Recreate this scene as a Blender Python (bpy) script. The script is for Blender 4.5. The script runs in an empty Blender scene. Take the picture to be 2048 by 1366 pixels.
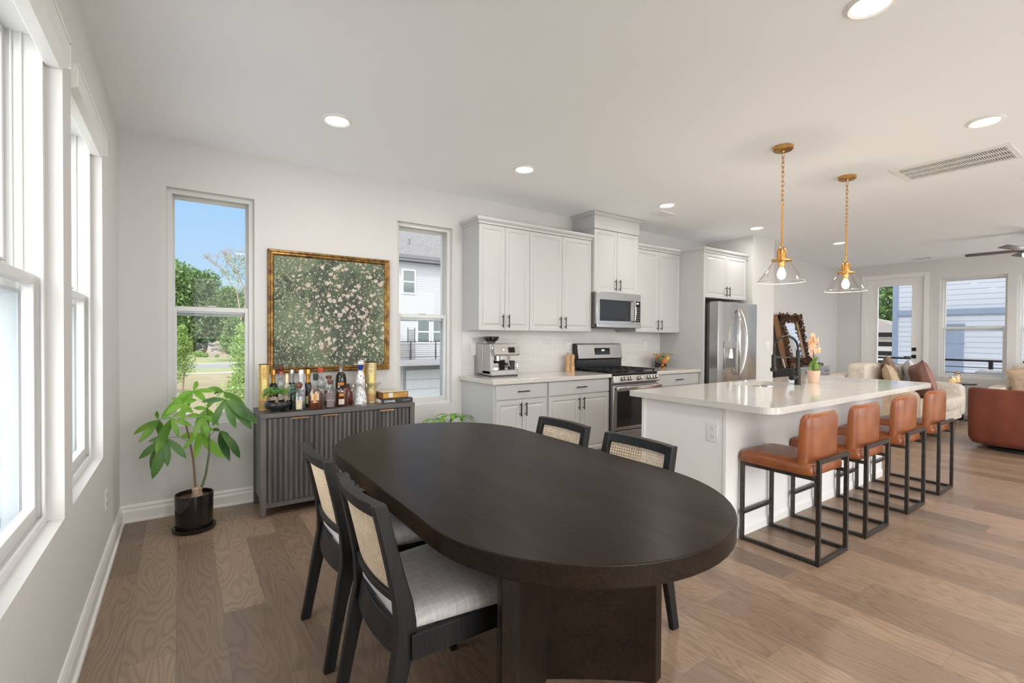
import bpy, math, random
from mathutils import Vector, Matrix
PI = math.pi
sc = bpy.context.scene
COL = sc.collection

# ------------------------------------------------------------------ camera
cam_data = bpy.data.cameras.new('camera')
cam = bpy.data.objects.new('camera', cam_data)
COL.objects.link(cam)
cam_data.sensor_width = 36.0
cam_data.lens = 953.67 / 2048 * 36
cam_data.clip_start = 0.05
cam_data.clip_end = 600
cam.matrix_world = Matrix(((0.82189573, 0.00179192, -0.56963515, 0.35536),
                           (-0.56960222, 0.01378765, -0.82180485, -4.27805),
                           (0.00638132, 0.99990334, 0.01235269, 1.32905),
                           (0, 0, 0, 1)))
sc.camera = cam

# ------------------------------------------------------------------ world, sun, exposure
W = bpy.data.worlds.new('sky')
sc.world = W
W.use_nodes = True
nt = W.node_tree
for n in list(nt.nodes): nt.nodes.remove(n)
tc = nt.nodes.new('ShaderNodeTexCoord')
sep = nt.nodes.new('ShaderNodeSeparateXYZ')
ramp = nt.nodes.new('ShaderNodeValToRGB')
ramp.color_ramp.elements[0].position = 0.0
ramp.color_ramp.elements[0].color = (0.62, 0.80, 0.98, 1)
ramp.color_ramp.elements[1].position = 0.80
ramp.color_ramp.elements[1].color = (2.0, 2.05, 2.15, 1)
e = ramp.color_ramp.elements.new(0.22)
e.color = (0.42, 0.68, 1.0, 1)
e = ramp.color_ramp.elements.new(0.48)
e.color = (0.38, 0.62, 1.0, 1)
cloud = nt.nodes.new('ShaderNodeTexNoise'); cloud.inputs['Scale'].default_value = 2.2; cloud.inputs['Detail'].default_value = 5
cramp = nt.nodes.new('ShaderNodeValToRGB')
cramp.color_ramp.elements[0].position = 0.52; cramp.color_ramp.elements[1].position = 0.75
cramp.color_ramp.elements[1].color = (0.5, 0.5, 0.5, 1)
mixc = nt.nodes.new('ShaderNodeMix'); mixc.data_type = 'RGBA'
mixc.inputs[7].default_value = (0.9, 0.93, 0.97, 1)
bg = nt.nodes.new('ShaderNodeBackground'); bg.inputs['Strength'].default_value = 1.0
out = nt.nodes.new('ShaderNodeOutputWorld')
L = nt.links.new
L(tc.outputs['Generated'], sep.inputs[0]); L(sep.outputs[2], ramp.inputs[0])
L(tc.outputs['Generated'], cloud.inputs['Vector']); L(cloud.outputs[0], cramp.inputs[0])
L(cramp.outputs[0], mixc.inputs[0]); L(ramp.outputs[0], mixc.inputs[6])
# wide bright haze around the sun, which stands behind the viewer (towards -y)
haze = nt.nodes.new('ShaderNodeMapRange'); haze.interpolation_type = 'SMOOTHSTEP'
haze.inputs['From Min'].default_value = 0.05; haze.inputs['From Max'].default_value = 0.90
haze.inputs['To Min'].default_value = 0.0; haze.inputs['To Max'].default_value = 1.0
hz = nt.nodes.new('ShaderNodeMix'); hz.data_type = 'RGBA'; hz.inputs[7].default_value = (6.4, 6.35, 6.3, 1)
hd = nt.nodes.new('ShaderNodeVectorMath'); hd.operation = 'DOT_PRODUCT'; hd.inputs[1].default_value = (-0.46, -0.85, 0.25)
L(tc.outputs['Generated'], hd.inputs[0]); L(hd.outputs['Value'], haze.inputs[0]); L(haze.outputs[0], hz.inputs[0]); L(mixc.outputs[2], hz.inputs[6])
L(hz.outputs[2], bg.inputs[0]); L(bg.outputs[0], out.inputs[0])

sun = bpy.data.lights.new('sun', 'SUN'); sun.energy = 2.4; sun.angle = math.radians(2); sun.color = (1, .96, .9)
sun_o = bpy.data.objects.new('sun', sun); COL.objects.link(sun_o)
sun_o.location = (4, -30, 40)
sun_o.rotation_euler = Vector((-0.10, 0.62, -0.85)).to_track_quat('-Z', 'Y').to_euler()

sc.view_settings.view_transform = 'Standard'
sc.view_settings.look = 'None'
sc.view_settings.exposure = 0.0
sc.view_settings.gamma = 1.0
sc.view_settings.use_curve_mapping = False
sc.cycles.max_bounces = 12
sc.cycles.transparent_max_bounces = 24
sc.cycles.diffuse_bounces = 6
LAMP_W = 6.5          # watts of one recessed ceiling lamp
BULB_W = 11.0

# ------------------------------------------------------------------ materials
class NT:
    def __init__(s, name):
        s.m = bpy.data.materials.new(name); s.m.use_nodes = True
        s.t = s.m.node_tree; s.b = s.t.nodes['Principled BSDF']; s.o = s.t.nodes['Material Output']
    def n(s, kind, **kw):
        x = s.t.nodes.new('ShaderNode' + kind)
        for k, v in kw.items(): setattr(x, k, v)
        return x
    def l(s, a, b): s.t.links.new(a, b)
    def math(s, op, a, b=None, c=None):
        x = s.n('Math', operation=op)
        for i, v in enumerate((a, b, c)):
            if v is None: continue
            if isinstance(v, (int, float)): x.inputs[i].default_value = v
            else: s.l(v, x.inputs[i])
        return x.outputs[0]
    def mix(s, f, a, b, mode='MIX'):
        x = s.n('Mix', data_type='RGBA', blend_type=mode)
        for i, v in ((0, f), (6, a), (7, b)):
            if isinstance(v, (int, float)): x.inputs[i].default_value = v
            elif isinstance(v, tuple): x.inputs[i].default_value = (*v[:3], 1)
            else: s.l(v, x.inputs[i])
        return x.outputs[2]
    def coord(s, kind='Object', scale=(1, 1, 1)):
        c = s.n('TexCoord'); m = s.n('Mapping'); m.inputs['Scale'].default_value = scale
        s.l(c.outputs[kind], m.inputs[0]); return m.outputs[0]
    def noise(s, vec, scale=5, detail=3, rough=.5, dist=0):
        x = s.n('TexNoise'); x.inputs['Scale'].default_value = scale; x.inputs['Detail'].default_value = detail
        x.inputs['Roughness'].default_value = rough; x.inputs['Distortion'].default_value = dist
        if vec is not None: s.l(vec, x.inputs['Vector'])
        return x.outputs[0]
    def ramp(s, f, stops, interp='LINEAR'):
        r = s.n('ValToRGB'); r.color_ramp.interpolation = interp
        el = r.color_ramp.elements
        while len(el) < len(stops): el.new(0.5)
        for i, (p, c) in enumerate(stops):
            el[i].position = p; el[i].color = (*c[:3], 1) if len(c) >= 3 else (c[0],) * 3 + (1,)
        s.l(f, r.inputs[0]); return r.outputs[0]
    def bump(s, h, strength=.2, dist=.01):
        x = s.n('Bump'); x.inputs['Strength'].default_value = strength; x.inputs['Distance'].default_value = dist
        s.l(h, x.inputs['Height']); s.l(x.outputs[0], s.b.inputs['Normal'])
    def base(s, c):
        if isinstance(c, tuple): s.b.inputs['Base Color'].default_value = (*c[:3], 1)
        else: s.l(c, s.b.inputs['Base Color'])
    def set(s, rough=.5, metal=0, spec=.5, coat=0):
        s.b.inputs['Roughness'].default_value = rough; s.b.inputs['Metallic'].default_value = metal
        s.b.inputs['Specular IOR Level'].default_value = spec; s.b.inputs['Coat Weight'].default_value = coat

MATS = {}
def M(name, col=(.5, .5, .5), rough=.5, metal=0, spec=.5, col2=None, nscale=8, stretch=(1, 1, 1), bump=0, emit=None, coat=0):
    if name in MATS: return MATS[name]
    t = NT(name); t.set(rough, metal, spec, coat)
    v = t.coord('Object', stretch)
    nz = t.noise(v, nscale, 4)
    c2 = col2 or tuple(x * .93 for x in col)
    t.base(t.mix(t.ramp(nz, [(.35, (0, 0, 0)), (.65, (1, 1, 1))]), tuple(col), tuple(c2)))
    if bump: t.bump(nz, bump, .004)
    if emit:
        t.b.inputs['Emission Color'].default_value = (*emit[0], 1); t.b.inputs['Emission Strength'].default_value = emit[1]
    MATS[name] = t.m
    return t.m

def glass(name, tint=(1, 1, 1), f0=.045, gain=1.0, rough=0.0):
    if name in MATS: return MATS[name]
    t = NT(name); t.t.nodes.remove(t.b)
    g = t.n('NewGeometry'); d = t.n('VectorMath', operation='DOT_PRODUCT')
    t.l(g.outputs['Normal'], d.inputs[0]); t.l(g.outputs['Incoming'], d.inputs[1])
    c = t.math('ABSOLUTE', d.outputs['Value'])
    s5 = t.math('POWER', t.math('SUBTRACT', 1.0, c), 5.0)
    fac = t.math('MINIMUM', t.math('MULTIPLY', t.math('MULTIPLY_ADD', s5, 1 - f0, f0), gain), 0.95)
    tr = t.n('BsdfTransparent'); tr.inputs[0].default_value = (*tint, 1)
    gl = t.n('BsdfGlossy'); gl.inputs['Roughness'].default_value = rough
    mx = t.n('MixShader'); t.l(fac, mx.inputs[0]); t.l(tr.outputs[0], mx.inputs[1]); t.l(gl.outputs[0], mx.inputs[2])
    t.l(mx.outputs[0], t.o.inputs[0]); MATS[name] = t.m
    return t.m

def leafmat(name, col, col2, trans=.4, rough=.4):
    if name in MATS: return MATS[name]
    t = NT(name); t.set(rough)
    v = t.coord('Object'); nz = t.noise(v, 7, 2)
    c = t.mix(t.ramp(nz, [(.38, (0, 0, 0)), (.62, (1, 1, 1))]), col, col2)
    t.base(c)
    tl = t.n('BsdfTranslucent'); t.l(c, tl.inputs[0])
    mx = t.n('MixShader'); mx.inputs[0].default_value = trans
    t.l(t.b.outputs[0], mx.inputs[1]); t.l(tl.outputs[0], mx.inputs[2]); t.l(mx.outputs[0], t.o.inputs[0])
    MATS[name] = t.m
    return t.m

def mat_floor():
    t = NT('oak_planks'); w, Ln = .182, 1.5
    v = t.coord('Object'); s = t.n('SeparateXYZ'); t.l(v, s.inputs[0])
    X = t.math('DIVIDE', t.math('ADD', s.outputs[0], 20.05), w); row = t.math('FLOOR', X)
    wn = t.n('TexWhiteNoise', noise_dimensions='1D'); t.l(row, wn.inputs['W'])
    Y = t.math('ADD', t.math('DIVIDE', t.math('ADD', s.outputs[1], 30), Ln), t.math('MULTIPLY', wn.outputs[0], 3.7))
    idx = t.math('FLOOR', Y)
    cv = t.n('CombineXYZ'); t.l(row, cv.inputs[0]); t.l(idx, cv.inputs[1])
    wn2 = t.n('TexWhiteNoise', noise_dimensions='2D'); t.l(cv.outputs[0], wn2.inputs['Vector'])
    r = wn2.outputs[0]
    colr = t.ramp(r, [(0, (.195, .129, .086)), (.3, (.26, .176, .119)), (.6, (.32, .218, .147)), (1, (.39, .267, .180))])
    gv = t.n('CombineXYZ')
    t.l(t.math('ADD', t.math('MULTIPLY', s.outputs[0], 5.0), t.math('MULTIPLY', r, 31)), gv.inputs[0])
    t.l(t.math('ADD', t.math('MULTIPLY', s.outputs[1], .8), t.math('MULTIPLY', r, 17)), gv.inputs[1])
    n1 = t.noise(gv.outputs[0], 1.3, 2, .45, .25)
    rings = t.math('SINE', t.math('MULTIPLY', n1, 120))
    rg = t.math('MULTIPLY_ADD', rings, .5, .5)
    fv = t.n('CombineXYZ'); t.l(t.math('MULTIPLY', s.outputs[0], 130), fv.inputs[0]); t.l(t.math('MULTIPLY', s.outputs[1], 6), fv.inputs[1])
    n2 = t.noise(fv.outputs[0], 1, 3, .6)
    g = t.math('ADD', t.math('MULTIPLY', t.math('POWER', rg, 2.0), .42), t.math('MULTIPLY', n2, .55))
    c = t.mix(g, colr, (.50, .44, .38), 'MULTIPLY')
    c = t.mix(t.math('MULTIPLY', n2, .12), c, (.55, .47, .40))
    fx = t.math('FRACT', X); fy = t.math('FRACT', Y)
    sx = t.math('LESS_THAN', t.math('MINIMUM', fx, t.math('SUBTRACT', 1.0, fx)), .008)
    sy = t.math('LESS_THAN', fy, .0016)
    seam = t.math('MAXIMUM', sx, sy)
    c = t.mix(t.math('MULTIPLY', seam, .45), c, (.09, .065, .05))
    t.base(c); t.set(.36, 0, .5)
    rr = t.math('MULTIPLY_ADD', n2, .14, .285); t.l(rr, t.b.inputs['Roughness'])
    t.bump(t.math('SUBTRACT', t.math('MULTIPLY', n2, .3), seam), .12, .002)
    return t.m

def mat_wood(name, c1, c2, axis=1, scale=1.0, rough=.45, bump=.15, spec=.5, fine=.5):
    t = NT(name); v = t.coord('Object')
    st = [14.0, 14.0, 14.0]; st[axis] = .9
    m = t.n('Mapping'); m.inputs['Scale'].default_value = [x * scale for x in st]; t.l(v, m.inputs[0])
    a = t.noise(m.outputs[0], 1.0, 3, .5, .4)
    st2 = [160.0, 160.0, 160.0]; st2[axis] = 7
    m2 = t.n('Mapping'); m2.inputs['Scale'].default_value = [x * scale for x in st2]; t.l(v, m2.inputs[0])
    b = t.noise(m2.outputs[0], 1.0, 2)
    f = t.math('ADD', t.math('MULTIPLY', a, 1 - fine), t.math('MULTIPLY', b, fine))
    t.base(t.mix(t.ramp(f, [(.35, (0, 0, 0)), (.66, (1, 1, 1))]), c1, c2))
    t.set(rough, 0, spec); t.bump(f, bump, .002)
    return t.m

def mat_tile():
    t = NT('subway_tile'); v = t.coord('Object'); s = t.n('SeparateXYZ'); t.l(v, s.inputs[0])
    cv = t.n('CombineXYZ'); t.l(s.outputs[0], cv.inputs[0]); t.l(t.math('SUBTRACT', s.outputs[2], .92), cv.inputs[1])
    b = t.n('TexBrick'); t.l(cv.outputs[0], b.inputs['Vector'])
    b.inputs['Color1'].default_value = (.66, .65, .64, 1); b.inputs['Color2'].default_value = (.72, .71, .70, 1)
    b.inputs['Mortar'].default_value = (.80, .80, .79, 1)
    b.inputs['Scale'].default_value = 1; b.inputs['Brick Width'].default_value = .152; b.inputs['Row Height'].default_value = .0765
    b.inputs['Mortar Size'].default_value = .002; b.inputs['Mortar Smooth'].default_value = .3
    t.base(b.outputs[0]); t.set(.12, 0, .5)
    n = t.noise(v, 14, 2)
    t.bump(t.math('ADD', t.math('MULTIPLY', b.outputs['Fac'], -1.0), t.math('MULTIPLY', n, .5)), .35, .003)
    return t.m

def mat_siding(name, col, axis=2):
    t = NT(name); v = t.coord('Object'); s = t.n('SeparateXYZ'); t.l(v, s.inputs[0])
    f = t.math('FRACT', t.math('DIVIDE', s.outputs[2], .125))
    d = t.math('GREATER_THAN', f, .86)
    t.base(t.mix(t.math('MULTIPLY', d, .55), col, tuple(x * .35 for x in col))); t.set(.7)
    t.bump(f, .4, .02)
    return t.m

def mat_painting():
    t = NT('floral_canvas'); v = t.coord('Object')
    m = t.n('Mapping'); m.inputs['Scale'].default_value = (9, 1, 4); m.inputs['Rotation'].default_value = (0, .5, 0); t.l(v, m.inputs[0])
    a = t.noise(v, 3.2, 3, .6, .6)
    base = t.ramp(a, [(.33, (.025, .03, .03)), (.44, (.06, .085, .05)), (.52, (.13, .19, .10)), (.60, (.19, .25, .14)), (.70, (.27, .24, .11))])
    b = t.noise(m.outputs[0], 5, 5, .75, 2.2)
    c = t.mix(t.ramp(b, [(.48, (0, 0, 0)), (.58, (.8, .8, .8))]), base, (.28, .34, .21))
    b2 = t.noise(m.outputs[0], 7, 5, .8, 3)
    c = t.mix(t.ramp(b2, [(.53, (0, 0, 0)), (.60, (.85, .85, .85))]), c, (.022, .026, .03))
    sw = t.n('SeparateXYZ'); t.l(v, sw.inputs[0]); cw = t.n('CombineXYZ'); t.l(sw.outputs[0], cw.inputs[0]); t.l(sw.outputs[2], cw.inputs[1])
    wob = t.n('VectorMath', operation='ADD'); wn = t.n('TexNoise'); wn.inputs['Scale'].default_value = 30; wn.inputs['Detail'].default_value = 4
    wsc = t.n('VectorMath', operation='SCALE'); wsc.inputs['Scale'].default_value = .035
    t.l(cw.outputs[0], wn.inputs[0]); t.l(wn.outputs[1], wsc.inputs[0]); t.l(cw.outputs[0], wob.inputs[0]); t.l(wsc.outputs[0], wob.inputs[1])
    # a dark bush mass right of the middle, loose pale ground to the left
    dx = t.math('DIVIDE', t.math('SUBTRACT', sw.outputs[0], .13), .34); dz = t.math('DIVIDE', t.math('SUBTRACT', sw.outputs[2], -.03), .50)
    rad = t.math('ADD', t.math('MULTIPLY', dx, dx), t.math('MULTIPLY', dz, dz))
    bush = t.math('MULTIPLY', t.math('SUBTRACT', 1.15, rad), t.math('MULTIPLY_ADD', t.noise(m.outputs[0], 6, 5, .8, 2), 2.2, -.55))
    bush = t.math('MINIMUM', t.math('MAXIMUM', bush, 0.0), .85)
    c = t.mix(bush, c, (.03, .033, .036))
    def blooms(scale, size, thr, fall, c, ca, cb, amt):
        vo = t.n('TexVoronoi', voronoi_dimensions='2D'); vo.inputs['Scale'].default_value = scale; t.l(wob.outputs[0], vo.inputs['Vector'])
        w2 = t.n('TexWhiteNoise', noise_dimensions='3D'); t.l(vo.outputs['Position'], w2.inputs['Vector'])
        keep = t.math('GREATER_THAN', t.math('SUBTRACT', w2.outputs[0], t.math('MULTIPLY', rad, fall)), thr)
        wn3 = t.n('SeparateColor'); t.l(w2.outputs[1], wn3.inputs[0])
        dot = t.math('LESS_THAN', vo.outputs['Distance'], t.math('MULTIPLY_ADD', wn3.outputs[0], size, size * .45))
        fl = t.mix(t.ramp(t.noise(v, 110, 3), [(.4, (0, 0, 0)), (.6, (1, 1, 1))]), ca, cb)
        fl = t.mix(t.math('MULTIPLY', wn3.outputs[1], .35), fl, (.55, .27, .24))
        return t.mix(t.math('MULTIPLY', t.math('MULTIPLY', dot, keep), amt), c, fl)
    c = blooms(19, .25, .46, .34, c, (.56, .48, .42), (.84, .82, .74), .95)
    c = blooms(50, .25, .74, -.05, c, (.42, .42, .30), (.62, .60, .46), .85)
    c = blooms(30, .22, .70, .10, c, (.60, .50, .42), (.78, .74, .62), .9)
    fine = t.noise(m.outputs[0], 26, 4, .8, 1.5)
    c = t.mix(t.ramp(fine, [(.40, (.55, .55, .55)), (.50, (0, 0, 0))]), c, (.03, .035, .03))
    t.base(c); t.set(.6); t.bump(b, .4, .004)
    return t.m

def mat_check(name, col, col2, n=230.0, rough=.9):
    t = NT(name); v = t.coord('Object')
    m = t.n('Mapping'); m.inputs['Scale'].default_value = (n, 12, 12); t.l(v, m.inputs[0])
    m2 = t.n('Mapping'); m2.inputs['Scale'].default_value = (12, n, 12); t.l(v, m2.inputs[0])
    a = t.noise(m.outputs[0], 1, 2); b = t.noise(m2.outputs[0], 1, 2)
    f = t.math('MULTIPLY_ADD', t.math('ADD', a, b), .5, 0.0)
    t.base(t.mix(t.ramp(f, [(.4, (0, 0, 0)), (.6, (1, 1, 1))]), col, col2)); t.set(rough, 0, .2)
    t.bump(f, .3, .001)
    return t.m

wall_m = M('wall_paint', (.69, .685, .675), .85, col2=(.68, .675, .665), nscale=2, bump=.02)
ceil_m = M('ceiling_paint', (.92, .945, .965), .9, col2=(.915, .94, .96), nscale=2)
trim_m = M('trim_paint', (.84, .83, .81), .35, col2=(.83, .82, .80), nscale=3)
vinyl = M('window_vinyl', (.70, .70, .69), .3, col2=(.69, .69, .68), nscale=3)
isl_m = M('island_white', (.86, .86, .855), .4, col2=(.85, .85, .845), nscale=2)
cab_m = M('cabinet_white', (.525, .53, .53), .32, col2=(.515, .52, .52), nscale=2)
quartz = M('quartz', (.62, .60, .57), .09, col2=(.59, .57, .54), nscale=9)
floor_m = mat_floor()
tile_m = mat_tile()
black_metal = M('black_metal', (.022, .021, .020), .4, .6, col2=(.035, .033, .03), nscale=30)
stool_metal = M('bronze_black_metal', (.05, .045, .042), .38, .7, col2=(.075, .068, .06), nscale=40)
steel = M('stainless', (.50, .49, .48), .24, 1.0, col2=(.46, .455, .45), nscale=3, stretch=(1, 1, 90))
steel_dark = M('stainless_dark', (.17, .165, .16), .35, .8, col2=(.15, .148, .145), nscale=20)
chrome = M('chrome', (.80, .79, .78), .10, 1.0)
brass = M('brass', (.66, .36, .12), .25, 1.0, col2=(.55, .30, .10), nscale=30)
blackplastic = M('black_plastic', (.015, .015, .016), .25, col2=(.02, .02, .02))
iron = M('cast_iron', (.02, .02, .02), .6, .2, nscale=60)
leather = M('cognac_leather', (.31, .098, .032), .30, 0, .5, col2=(.225, .066, .021), nscale=9, bump=.12)
velvet = M('rust_velvet', (.20, .055, .030), .7, 0, .3, col2=(.125, .033, .02), nscale=3.2, stretch=(1, 1, .5))
cushion_m = mat_check('grey_woven_fabric', (.66, .645, .635), (.50, .49, .485))
linen = mat_check('cream_linen', (.72, .66, .58), (.58, .51, .43), 160)
linen_tan = mat_check('tan_linen', (.55, .42, .30), (.44, .33, .23), 160)
chair_wood = mat_wood('ebonised_wood', (.006, .006, .007), (.022, .021, .021), 2, 1, .42, .35, .32)
def add_gloss(m, f0, f90, rough):
    t = m.node_tree; b = t.nodes['Principled BSDF']; o = t.nodes['Material Output']; b.inputs['Specular IOR Level'].default_value = 0
    N = t.nodes.new; Lk = t.links.new
    b.inputs['IOR'].default_value = 1.0
    g = N('ShaderNodeNewGeometry'); d = N('ShaderNodeVectorMath'); d.operation = 'DOT_PRODUCT'; Lk(g.outputs['Normal'], d.inputs[0]); Lk(g.outputs['Incoming'], d.inputs[1])
    def mt(op, a_, b_, c_=None):
        x = N('ShaderNodeMath'); x.operation = op
        for i, v in enumerate((a_, b_, c_)):
            if v is None: continue
            if isinstance(v, (int, float)): x.inputs[i].default_value = v
            else: Lk(v, x.inputs[i])
        return x.outputs[0]
    c = mt('ABSOLUTE', d.outputs['Value'], None)
    fac = mt('MULTIPLY_ADD', mt('POWER', mt('SUBTRACT', 1.0, c), 5.0), f90 - f0, f0)
    gl = N('ShaderNodeBsdfGlossy'); gl.inputs['Roughness'].default_value = rough
    for l in b.inputs['Normal'].links: Lk(l.from_socket, gl.inputs['Normal'])
    mx = N('ShaderNodeMixShader'); Lk(fac, mx.inputs[0]); Lk(b.outputs[0], mx.inputs[1]); Lk(gl.outputs[0], mx.inputs[2]); Lk(mx.outputs[0], o.inputs[0])
    return m
table_wood = mat_wood('dark_table_wood', (.012, .0082, .006), (.030, .0185, .0125), 1, .7, .27, .25, .22)
add_gloss(table_wood, .018, .46, .29)
cane_m = M('woven_cane', (.82, .67, .49), .55, col2=(.72, .57, .40), nscale=60)
cred_wood = mat_wood('grey_oak', (.070, .066, .066), (.16, .145, .135), 2, .8, .5, .3, .4, .35)
cred_top = mat_wood('grey_oak_top', (.085, .080, .080), (.14, .130, .125), 0, .8, .5, .2, .4, .5)
gold_frame = M('antique_gold', (.42, .24, .075), .38, .75, col2=(.14, .075, .03), nscale=22, bump=.5)
canvas_m = mat_painting()
pane_m = glass('window_glass', (.985, .99, .985), .018)
lamp_glass = glass('clear_lamp_glass', (.98, .975, .965), .07, 2.0)
clear_glass = glass('clear_bottle_glass', (.90, .93, .92), .08, 1.6)
stem_glass = glass('stemware_glass', (.96, .965, .965), .05, 1.0)
tank_glass = glass('smoked_glass', (.35, .33, .31), .10, 1.6)
lens_m = M('lamp_lens', (1, 1, 1), .4, emit=((1, .95, .86), 9.0))
bulb_m = M('warm_bulb', (1, .85, .6), .3, emit=((1, .60, .27), 3.4))
plate_m = M('white_plastic', (.82, .815, .80), .3)
ceramic_black = M('gloss_black_ceramic', (.012, .010, .010), .12, col2=(.02, .017, .016))
soil_m = M('soil', (.06, .03, .018), .95, col2=(.14, .06, .03), nscale=60, bump=.8)
screen_m = M('black_screen', (.01, .01, .011), .08)

# ------------------------------------------------------------------ mesh helpers
class MB:
    def __init__(s): s.v = []; s.f = []; s.mi = []; s.cur = 0
    def quad(s, *p):
        b = len(s.v); s.v += [tuple(q) for q in p]; s.f.append(tuple(range(b, b + len(p)))); s.mi.append(s.cur); return s
    def box(s, x0, x1, y0, y1, z0, z1):
        b = len(s.v)
        s.v += [(x, y, z) for z in (z0, z1) for y in (y0, y1) for x in (x0, x1)]
        for f in ((0, 2, 3, 1), (4, 5, 7, 6), (0, 1, 5, 4), (2, 6, 7, 3), (0, 4, 6, 2), (1, 3, 7, 5)):
            s.f.append(tuple(b + i for i in f)); s.mi.append(s.cur)
        return s
    def ring(s, pts):
        b = len(s.v); s.v += [tuple(p) for p in pts]; return list(range(b, b + len(pts)))
    def bridge(s, a, b, closed=True):
        n = len(a)
        for i in range(n if closed else n - 1):
            j = (i + 1) % n; s.f.append((a[i], a[j], b[j], b[i])); s.mi.append(s.cur)
    def cap(s, a, flip=False):
        s.f.append(tuple(reversed(a)) if flip else tuple(a)); s.mi.append(s.cur)
    def lathe(s, prof, n=24, c=(0, 0, 0), caps=True, sx=1, sy=1):
        rings = []
        for r, z in prof:
            rings.append(s.ring([(c[0] + sx * r * math.cos(2 * PI * i / n), c[1] + sy * r * math.sin(2 * PI * i / n), c[2] + z) for i in range(n)]))
        for a, b in zip(rings, rings[1:]): s.bridge(a, b)
        if caps:
            if prof[0][0] > 1e-5: s.cap(rings[0], True)
            if prof[-1][0] > 1e-5: s.cap(rings[-1])
        return s
    def arc(s, prof, a0, a1, n=10, c=(0, 0, 0)):
        rings = []
        for r, z in prof:
            rings.append(s.ring([(c[0] + r * math.cos(a0 + (a1 - a0) * i / n), c[1] + r * math.sin(a0 + (a1 - a0) * i / n), c[2] + z) for i in range(n + 1)]))
        for a, b in zip(rings, rings[1:]): s.bridge(a, b, False)
        return s
    def tube(s, pts, r, n=8, closed=False, flat=None):
        P = [Vector(p) for p in pts]; N = len(P); rings = []; up = None
        for i, p in enumerate(P):
            if closed: d = (P[(i + 1) % N] - P[i - 1]).normalized()
            else: d = (P[min(i + 1, N - 1)] - P[max(i - 1, 0)]).normalized()
            if up is None:
                up = Vector((0, 0, 1)) if abs(d.z) < .9 else Vector((1, 0, 0))
            a = (up - d * up.dot(d)).normalized(); up = a; b = d.cross(a)
            rad = r[i] if isinstance(r, (list, tuple)) else r
            fa = flat if flat else 1
            rings.append(s.ring([p + a * math.cos(2 * PI * k / n) * rad + b * math.sin(2 * PI * k / n) * rad * fa for k in range(n)]))
        for a, b in zip(rings, rings[1:]): s.bridge(a, b)
        if closed: s.bridge(rings[-1], rings[0])
        else: s.cap(rings[0], True); s.cap(rings[-1])
        return s
    def cyl(s, p0, p1, r, n=16, r1=None):
        return s.tube([p0, p1], [r, r if r1 is None else r1], n)
    def prism(s, poly, axis, a0, a1):
        def pt(u, v, w): return {0: (w, u, v), 1: (u, w, v), 2: (u, v, w)}[axis]
        A = s.ring([pt(u, v, a0) for u, v in poly]); B = s.ring([pt(u, v, a1) for u, v in poly])
        s.bridge(A, B); s.cap(A, True); s.cap(B); return s
    def sweep(s, secs):
        """secs: list of lists of points (rings with equal counts)"""
        R = [s.ring(q) for q in secs]
        for a, b in zip(R, R[1:]): s.bridge(a, b)
        s.cap(R[0], True); s.cap(R[-1]); return s
    def panel(s, x0, x1, z0, z1, yb, t, rails=.052, sgn=-1):
        """raised-panel door, back at yb, front towards sgn*y"""
        w, h = x1 - x0, z1 - z0; rl = min(rails, w * .3, h * .3)
        st = [(0, 0), (0, t - .003), (.004, t), (rl - .012, t), (rl - .004, t - .006), (rl + .004, t - .008), (rl + .02, t - .003), (rl + .024, t - .003)]
        prev = None
        for ins, d in st:
            y = yb + sgn * d
            r = s.ring([(x0 + ins, y, z0 + ins), (x1 - ins, y, z0 + ins), (x1 - ins, y, z1 - ins), (x0 + ins, y, z1 - ins)])
            if prev: s.bridge(prev, r)
            else: s.cap(r, True)
            prev = r
        s.cap(prev); return s
    def build(s, name, mat, parent=None, smooth=35, bevel=0, seg=2, mods=None, loc=None):
        me = bpy.data.meshes.new(name); me.from_pydata(s.v, [], s.f)
        ms = mat if isinstance(mat, (list, tuple)) else [mat]
        for m in ms: me.materials.append(m)
        if len(ms) > 1: me.polygons.foreach_set('material_index', s.mi)
        me.validate(); me.update()
        import bmesh
        bm = bmesh.new(); bm.from_mesh(me); bmesh.ops.recalc_face_normals(bm, faces=bm.faces); bm.to_mesh(me); bm.free()
        if smooth:
            me.polygons.foreach_set('use_smooth', [True] * len(me.polygons))
            me.set_sharp_from_angle(angle=math.radians(smooth))
        o = bpy.data.objects.new(name, me); COL.objects.link(o)
        if parent: o.parent = parent
        if loc: o.location = loc
        if bevel:
            b = o.modifiers.new('bevel', 'BEVEL'); b.width = bevel; b.segments = seg; b.limit_method = 'ANGLE'; b.angle_limit = math.radians(40)
        return o

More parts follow.
